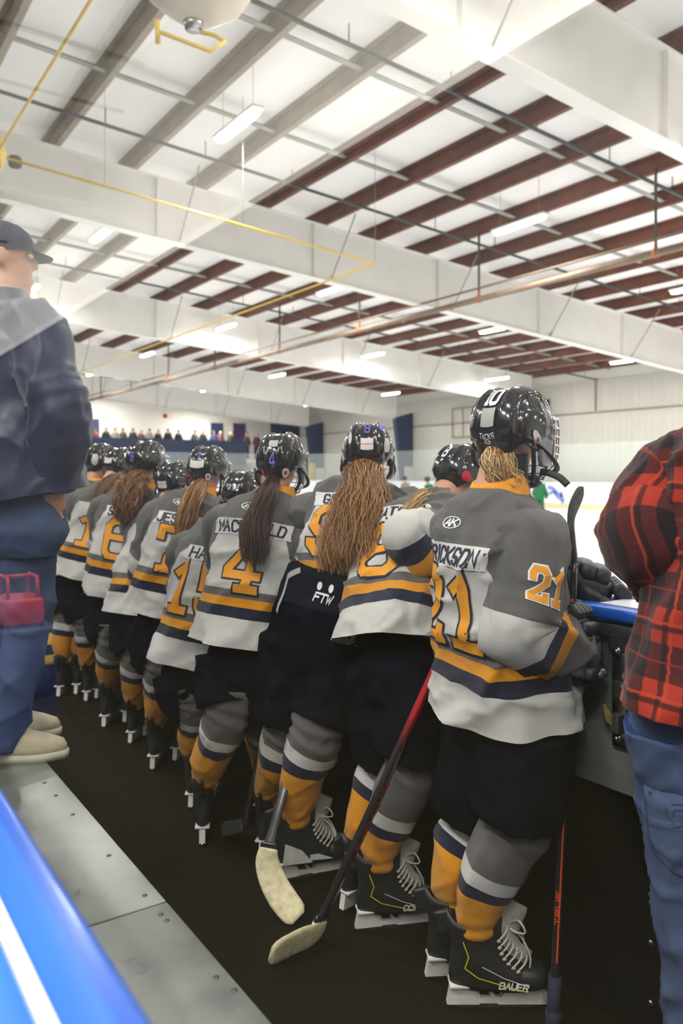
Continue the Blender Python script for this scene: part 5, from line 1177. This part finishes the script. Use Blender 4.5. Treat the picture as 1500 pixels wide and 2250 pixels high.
# upside-down stick in number 21's glove
top, heel = P(1214, 2244, 2.045), P(1262, 1236, 2.03)
t, p0, d, Ls, wd, sd, o = stick('hockey_stick', 'upright orange lettered stick held blade up beside number 21', top, heel, [P(1263, 1246, 2.03), P(1257, 1190, 2.03), P(1255, 1130, 2.05), P(1276, 1078, 2.10)], [.03, .05, .06, .062, .05], [M['shaft'], M['bladeblk'], M['bladeblk']], .0, (.028, .02), .17, None) if False else stick('hockey_stick', 'upright orange lettered stick held blade up beside number 21', top, heel, [P(1263, 1246, 2.03), P(1257, 1190, 2.03), P(1255, 1130, 2.05), P(1276, 1078, 2.10)], [.03, .05, .06, .062, .05], [M['shaft'], M['bladeblk'], M['bladeblk'], M['navytape']], .0, (.028, .02), .12)
mid = p0 + d * Ls * .5 + o; N = V3((0, 0, CZ)) - mid; N -= d * (N @ d); N /= np.linalg.norm(N)
fc = max(((wd, .0145), (-wd, .0145), (sd, .0105), (-sd, .0105)), key=lambda q: q[0] @ N); Bv = np.cross(fc[0], -d)
b = MB(); sf = flat_surf(p0 + fc[0] * fc[1], d, -Bv, fc[0]); rn = random.Random(5)
x = .55
while x < Ls - .12:
    w = rn.uniform(.02, .05); y = rn.uniform(-.0025, .0025); hh = rn.uniform(.006, .009)
    if not (.58 * Ls < x < .62 * Ls): b.grid([[sf(x + a * w, y + c_ * hh / 2 + (a - .5) * .003, .0008) for c_ in (-1, 1)] for a in (0, 1)], False)
    x += w + rn.uniform(.006, .02)
put_text(b, text_quads('TRUE', .3, 0, .010, .017, .006, .0025), sf, .0008, .2)
put_text(b, [stroke_quads([(.16, -.004), (.95, -.004)], .0035, 0)[0]], sf, .0006, .3); b.build('shaft_print', M['porange'], t, False)

# ================================================================== adults
M['jacket'] = plain('navy_jacket_nylon', srgb(20, 32, 66), .5, var=.18, scale=5, bump=.15, sheen=.2)
M['cap'] = plain('navy_cap_cotton', srgb(22, 28, 60), .85, var=.12, bump=.2)
M['shoe'] = plain('cream_suede', srgb(178, 168, 138), .8, var=.16, scale=14, bump=.2)
M['sole'] = plain('off_white_sole', srgb(190, 184, 160), .7, var=.08)
_t = NT('denim'); u_, v_, uvv = _t.uv(); _w = _t.n('TexWave'); _w.inputs['Scale'].default_value = 260; _w.wave_type = 'BANDS'; _w.bands_direction = 'DIAGONAL'; _t.t.links.new(uvv, _w.inputs[0])
_n = _t.noise(6, 5, .6); _n2 = _t.noise(1.0, 5, .7, _t.mapvec((40, 40, 9)))
_c = _t.mix(_n2, _t.ramp(_n, [(.3, srgb(18, 34, 68)), (.52, srgb(32, 56, 98)), (.76, srgb(74, 102, 142))]), srgb(26, 46, 84)); _c = _t.mix(_t.math('MULTIPLY', _w.outputs[1], .18), _c, (.5, .56, .66)); _t.bump(_w.outputs[1], .3, .001)
M['denim'] = _t.fin(_c, .85, spec=.15); M['stitch'] = plain('denim_stitching', srgb(50, 62, 90), .8)
# plaid flannel: cells in metres
_t = NT('red_black_plaid'); u_, v_, _ = _t.uv(); per = .165
def stripe(t, x, p, a, w): return t.math('LESS_THAN', t.math('FRACT', t.math('ADD', t.math('DIVIDE', x, p), -a + 10)), w)
su, sv = stripe(_t, u_, per, 0, .5), stripe(_t, v_, per * 1.05, 0, .5)
red, mar, blk = srgb(150, 42, 27), srgb(68, 22, 20), srgb(18, 13, 17)
_c = _t.mix(su, _t.mix(sv, blk, mar), _t.mix(sv, mar, red))
for x, p in ((u_, per), (v_, per * 1.05)):
    _c = _t.mix(_t.math('MULTIPLY', stripe(_t, x, p, .18, .07), .8), _c, blk); _c = _t.mix(_t.math('MULTIPLY', stripe(_t, x, p, .27, .035), .75), _c, srgb(165, 58, 32)); _c = _t.mix(_t.math('MULTIPLY', stripe(_t, x, p, .73, .03), .45), _c, srgb(150, 44, 32))
_nf = _t.noise(150, 3, .8); _c = _t.mix(_t.math('MULTIPLY', _nf, .3), _c, (.05, .02, .02)); _t.bump(_nf, .5, .003); M['plaid'] = _t.fin(_c, .95, sheen=.12, spec=.2)

def shoe(pl, pos, az, L=.29, parent_loc=None):
    F, S = az2(az); F, S = V3(F), V3(S); o = V3(pos) - V3(pl.location); G = []; b = MB()
    for z, x0, x1, w in ((.022, -.08, .2, .046), (.045, -.083, .2, .047), (.062, -.08, .19, .044), (.078, -.075, .15, .04), (.092, -.072, .1, .037), (.108, -.07, .06, .036)):
        r = []
        for a in np.linspace(0, 6.2832, 32, endpoint=False):
            cx, hx = (x0 + x1) / 2, (x1 - x0) / 2; x = cx + hx * math.copysign(abs(math.cos(a)) ** .8, math.cos(a)); t_ = (x - x0) / (x1 - x0)
            r.append(o + F * x * L / .28 + S * (w * np.interp(t_, [0, .3, .7, 1], [.8, .85, 1.1, .8]) * math.copysign(abs(math.sin(a)) ** .8, math.sin(a))) + (0, 0, z))
        G.append(r)
    b.grid(G, True, None, 0, True, True); s = b.build('shoe', M['shoe'], pl)
    b = MB(); b.grid([[q + ((q - o) * (.03, .03, 0)) + (0, 0, zz - .022) for q in G[0]] for zz in (.0, .028)], True, None, 0, True, True); b.build('sole', M['sole'], s)
    b = MB()
    for i in range(4): x = .06 + i * .022; b.tube([o + F * x + S * y + (0, 0, .098 - i * .007 - abs(y) * .3) for y in (-.026, 0, .026)], .003, 6)
    b.build('laces', M['lace'], s)
def adult(name, label, c, tm, sm_, grp=None):
    F, S = az2(c['az']); F, S = V3(F), V3(S); hem, neck, head, pel = (V3(P(*c[k])) for k in ('hem', 'neck', 'head', 'pel')); k = c.get('k', 1.1)
    root = Vector((pel[0], pel[1], c.get('z0', 0))); pl = thing('person', label, 'person', root, grp); L = lambda v: V3(v) - V3(root); T = neck - hem; T /= np.linalg.norm(T); sw = c.get('sw', .19)
    J = dict(pel=L(pel), neck=L(neck), head=L(head), T=T, S=S)
    for s, sg in (('R', 1), ('L', -1)):
        J['sh' + s] = L(neck - T * c.get('shd', .11) + S * sg * sw); J['el' + s] = L(P(*c['el' + s])); J['ha' + s] = L(P(*c['ha' + s])); J['hip' + s] = L(pel + S * sg * .095 - (0, 0, .07))
        pos, a = c['ft' + s]; J['toe' + s] = V3(az2(a)[0]); J['an' + s] = L(V3(pos)) + (0, 0, .09); J['kn' + s] = (J['hip' + s] + J['an' + s]) / 2 + J['toe' + s] * .04 + (0, 0, .03)
    HR = tilt(c['haz'], c.get('hp', 0)); body_mesh(pl, J, HR, .013, 1.08)
    prof = [(a, w * k * c.get('wk', 1), d_ * k * c.get('dk', 1), f) for a, w, d_, f in TPROF]
    tl = torso(L(hem), J['neck'], c['az'], prof, c.get('tl', .72), .03, 84, 80, cloth_disp(c['seed'], .012, .006)); tb = MB(); tl.put(tb, 0); sl = {}
    for s, sg in (('R', 1), ('L', -1)):
        sp = [J['neck'] - T * .13 + S * sg * sw * .35, J['sh' + s], J['sh' + s] * .45 + J['el' + s] * .55 + S * sg * .01, J['el' + s], J['el' + s] * .35 + J['ha' + s] * .65, J['ha' + s]]
        sl[s] = sleeve(sp, c.get('sr', [.085, .096, .09, .084, .08, .07, .055]), c['az'], .62, c['seed'] + sg, .011, 60, 70); sl[s].put(tb, 0)
    g = tb.build(c['top_name'], tm, pl)
    b = MB(); cc = J['neck']; G = []
    for dz, r in ((-.03, .095), (.01, .082), (.04, .078), (.045, .07), (.0, .066)): G.append([cc + T * dz + S * (r * math.sin(a)) - np.cross(T, S) * (r * math.cos(a)) for a in np.linspace(0, 6.2832, 36, endpoint=False)])
    b.grid(G, True); b.build('collar', tm, g)
    pb = MB(); hp = J['pel'] + T * .14; mid = (J['hipR'] + J['hipL']) / 2
    pth = smooth_path([hp, J['pel'], mid - (0, 0, .03)], 24); Sf, Ff = frames(pth, -S); hl = Loft(pth, Sf, Ff, np.interp(np.linspace(0, 1, 24), [0, .6, 1], [.16, .185, .165]) * k, np.interp(np.linspace(0, 1, 24), [0, .6, 1], [.115, .13, .09]) * k, np.linspace(0, .25, 24), 60, 2.2, cloth_disp(c['seed'] + 5, .006)); hl.put(pb, 0, cap0=True, cap1=True)
    lgs = {}
    for s in 'RL': lgs[s] = leg_cloth(pb, J['hip' + s] + (0, 0, .07), J['kn' + s], J['an' + s] + (0, 0, -.035), c.get('lr', .105), c.get('lm', .082), c.get('lb', .075), c['seed'] + 7, 0, .010, 56, 84, c['az'])
    for s in 'RL': shoe(pl, c['ft' + s][0], c['ft' + s][1])
    je = pb.build('jeans', M['denim'], pl)
    return pl, J, HR, dict(tl=tl, sl=sl, hl=hl, lgs=lgs, root=root, head=V3(head), je=je, S=S, F=F, T=T, k=k)
# coach on the bench
fR, fL = PZ(4, 1672, BZ), PZ(0, 1622, BZ)
cp, J, HR, C = adult('person', 'man in navy jacket, cap and jeans standing on the bench at the left edge', dict(top_name='jacket', az=12, hem=(55, 1092, 2.60), neck=(12, 668, 2.62), head=(6, 566, 2.66), pel=(32, 1150, 2.60), lr=.094, lm=.068, lb=.064, z0=BZ, haz=-5, seed=111,
    elR=(128, 915, 2.44), haR=(122, 1075, 2.50), elL=(60, 900, 2.95), haL=(80, 1000, 2.8), ftR=(fR, -22), ftL=(fL, -22), k=1.12, sr=[.09, .1, .098, .096, .092, .08, .06]), M['jacket'], None)
h = J['head']; A3 = [V3(HR @ Vector(v)) for v in ((1, 0, 0), (0, 1, 0), (0, 0, 1))]
b = MB(); G = []
for z, r in ((.005, 1.0), (.03, 1.02), (.06, .98), (.085, .85), (.105, .6), (.117, .3), (.12, .04)): G.append([h + A3[0] * (-.005 + .104 * r * math.cos(a)) + A3[1] * (.086 * r * math.sin(a)) + A3[2] * (z + (.02 * max(0, math.cos(a)) if z < .04 else 0)) for a in np.linspace(0, 6.2832, 40, endpoint=False)])
b.grid(G, True); cpo = b.build('cap', M['cap'], cp)
b = MB(); G = []
for r in (0, .5, 1): G.append([h + A3[0] * (.085 + .075 * r * math.cos(a * .9)) + A3[1] * (.075 * math.sin(a)) + A3[2] * (.022 - .012 * r) for a in np.linspace(-1.4, 1.4, 20)])
b.grid(G, False); b.build('cap_brim', M['cap'], cpo)
b = MB(); b.tube([h + A3[0] * (-.005 - .106 * math.cos(a)) + A3[1] * (.088 * math.sin(a)) + A3[2] * .012 for a in np.linspace(-.6, .6, 10)], .012, 6, flat=.3); b.build('cap_strap', M['matte'], cpo)
b = MB(); b.sell(h + A3[0] * -.02 + A3[2] * .0, [A3[0] * .083, A3[1] * .0745, A3[2] * .06], (1, 1), (24, 14)); b.sell(h + A3[0] * -.045 + A3[2] * -.035, [A3[0] * .052, A3[1] * .06, A3[2] * .045], (1, 1), (20, 12)); b.build('hair', HAIR['brown'], cp)
# plaid shirt man, close on the right
fR, fL = Vector(P(1700, 1045, 1.52)), Vector(P(1590, 1045, 1.60)); fR.z = fL.z = 0
pp, J, HR, Q = adult('person', 'man in red and black plaid shirt and blue jeans at the right edge', dict(top_name='plaid_shirt', az=22, hem=(1628, 1575, 1.58), neck=(1705, 905, 1.62), head=(1730, 750, 1.66), pel=(1628, 1600, 1.58), haz=15, seed=131, tl=.8, sw=.19, shd=.15,
    elR=(1860, 1240, 1.5), haR=(1800, 1420, 1.75), elL=(1420, 1190, 1.66), haL=(1520, 1370, 1.86), ftR=(fR, 15), ftL=(fL, 30), k=1.12, dk=1.0, lr=.125, lm=.1, lb=.085, sr=[.1, .102, .1, .098, .09, .075, .06]), M['plaid'], None)
b = MB(); h = J['head']; A3 = [V3(HR @ Vector(v)) for v in ((1, 0, 0), (0, 1, 0), (0, 0, 1))]; b.sell(h + A3[0] * -.012 + A3[2] * .03, [A3[0] * .096, A3[1] * .08, A3[2] * .08], (1, 1), (24, 14)); b.build('hair', HAIR['brown'], pp)
for hl_, sfs, nm in ((Q['hl'], 1, 'a'),):
    lg = Q['lgs']['L']; 
    sf = lambda x, v, off: lg.surf(x, v, off)
    v0, v1 = .10, .25; x0, x1 = -.065, .085
    b = MB(); b.grid([[sf(x, v - (0 if abs(x - (x0 + x1) / 2) > .001 else 0) + (.03 * (1 - abs((x - (x0 + x1) / 2) / ((x1 - x0) / 2))) if v == v1 else 0), .0018) for x in np.linspace(x0, x1, 9)] for v in (v0, .1, .15, .2, v1)], False); b.build('back_pocket', M['denim'], Q['je'])
    b = MB(); xc = (x0 + x1) / 2
    for pl_ in ([(x0, v0), (x0, v1), (xc, v1 + .03), (x1, v1), (x1, v0)], [(x0, v0), (x1, v0)], [(x0 + .01, .13), (xc - .02, .12), (xc + .02, .13), (xc + .03, .15), (xc + .01, .17), (xc - .01, .16), (xc, .145)], [(x0 + .01, .14), (xc - .02, .13), (xc + .01, .14), (xc + .015, .155)]): put_text(b, stroke_quads(pl_, .0035, 0), sf, .0030, .012)
    b.build('stitching', M['stitch'], Q['je'])


# ================================================================== small distant people
COAT = [plain('coat_%d' % i, c, .85, var=.1) for i, c in enumerate((srgb(24, 26, 34), srgb(60, 56, 60), srgb(120, 70, 66), srgb(46, 58, 92), srgb(150, 140, 128), srgb(88, 36, 46), srgb(70, 80, 60)))]
def small_person(loc, az, coat, legs, label, group, s=1.0, helmet=False, hairm='brown', crouch=0.0):
    t = thing('person', label, 'person', loc, group); t.rotation_euler = (0, 0, math.radians(az)); t.scale = (s, s, s)
    b = MB(); cr = crouch; hp = (0, 0, .9 - .25 * cr); ch = (.25 * cr, 0, 1.38 - .38 * cr)
    b.tube([hp, ch], [.12, .13], 10); b.tube([V3(ch) + (0, 0, -.0), V3(ch) + (.04 * (1 + cr), 0, .2)], [.07, .05], 8); b.sell(V3(ch) + (.05 * (1 + cr), 0, .27), ((.095, 0, 0), (0, .078, 0), (0, 0, .115)))
    for y in (-1, 1): b.tube([V3(ch) + (0, y * .16, -.02), V3(ch) + (.02, y * .23, -.27), V3(ch) + (.2, y * .16, -.4)], [.05, .042, .03], 8); b.tube([(hp[0], y * .09, hp[2]), (.12 * cr, y * .1, .46), (0, y * .1, .06)], [.08, .06, .045], 8); b.sell((.05, y * .1, .05), ((.12, 0, 0), (0, .045, 0), (0, 0, .045)))
    remesh('body', b, M['skin'], .03, t, 2)
    b = MB(); pth = smooth_path([V3(hp) - (0, 0, .08), V3(ch) + (0, 0, .02), V3(ch) + (.02, 0, .12)], 14); S_, F_ = frames(pth, (0, -1, 0)); q = np.linspace(0, 1, 14)
    Loft(pth, S_, F_, np.interp(q, [0, .7, .85, 1], [.19, .2, .16, .07]), np.interp(q, [0, .7, .85, 1], [.15, .15, .12, .07]), q, 20, 2.2).put(b)
    for y in (-1, 1): b.tube(smooth_path([V3(ch) + (0, y * .13, .0), V3(ch) + (.02, y * .24, -.27), V3(ch) + (.18, y * .17, -.4)], 8), [.08, .08, .075, .07, .07, .065, .06, .055], 10)
    b.build('coat' if not helmet else 'jersey', coat, t)
    b = MB()
    for y in (-1, 1): b.tube([(hp[0], y * .09, hp[2] - .02), (.12 * cr, y * .1, .46), (0, y * .1, .08)], [.11, .085, .075], 10)
    b.build('trousers', legs, t)
    b = MB(); hc = V3(ch) + (.05 * (1 + cr), 0, .27)
    b.sell(hc + (-.015, 0, .03), ((.12 if helmet else .105, 0, 0), (0, .1 if helmet else .088, 0), (0, 0, .11 if helmet else .1))); b.build('helmet' if helmet else 'hair', M['helmet'] if helmet else HAIR[hairm], t)
    return t
pers = [(209, 2), (233, 0), (252, 4), (270, 1), (292, 0), (310, 2), (328, 4), (347, 0), (369, 0), (392, 0), (428, 6), (446, 0), (470, 3), (484, 2), (506, 6), (541, 1), (564, 5)]
cname = {0: 'in a black coat', 1: 'in a dark grey coat', 2: 'in a dull red coat', 3: 'in a blue coat', 4: 'in a pale beige coat', 5: 'in a maroon coat', 6: 'in an olive coat'}
cnt = {}
for px, ci in pers:
    d_ = 45.4 / (CS - (px - 750) / FPX * SN); q = P(px, 950, d_)
    wh = {0: 'above the player numbered 16' if px < 240 else 'above the player numbered 6', 1: '', 2: ''}.get(ci, '')
    side = 'near the left doorway' if px < 262 else ('left of the gap' if px < 400 else ('by the navy banner' if px < 500 else 'beside the purple banner'))
    lab = 'distant spectator %s, %s from the left in the balcony row' % (cname[ci], 'first second third fourth fifth sixth seventh eighth ninth tenth eleventh twelfth thirteenth fourteenth fifteenth sixteenth seventeenth'.split()[[q_[0] for q_ in pers].index(px)])
    small_person((q.x, q.y, 2.4), -100 + random.uniform(-20, 20), COAT[ci], COAT[0], lab, 'spectators ' + cname[ci] + ' on the balcony', 1.0 + random.uniform(-.05, .05), False, random.choice(['brown', 'gold', 'auburn', 'blond']))
q = PZ(948, 1143); small_person((q.x, q.y, 0), 160, M['green'], M['green'], 'opposing player in green on the ice seen beyond the bent player', 'players in green on the ice', .86, True, crouch=.45)
q = PZ(1183, 1143); small_person((q.x, q.y, 0), 20, M['green'], M['green'], 'opposing player in green skating just below the cage of number 21', 'players in green on the ice', .88, True, crouch=.45)
q = PZ(893, 1128); small_person((q.x, q.y, 0), 200, COAT[4], COAT[3], 'tiny distant skater in white near the navy column', 'players in white on the ice', .85, True, crouch=.4)
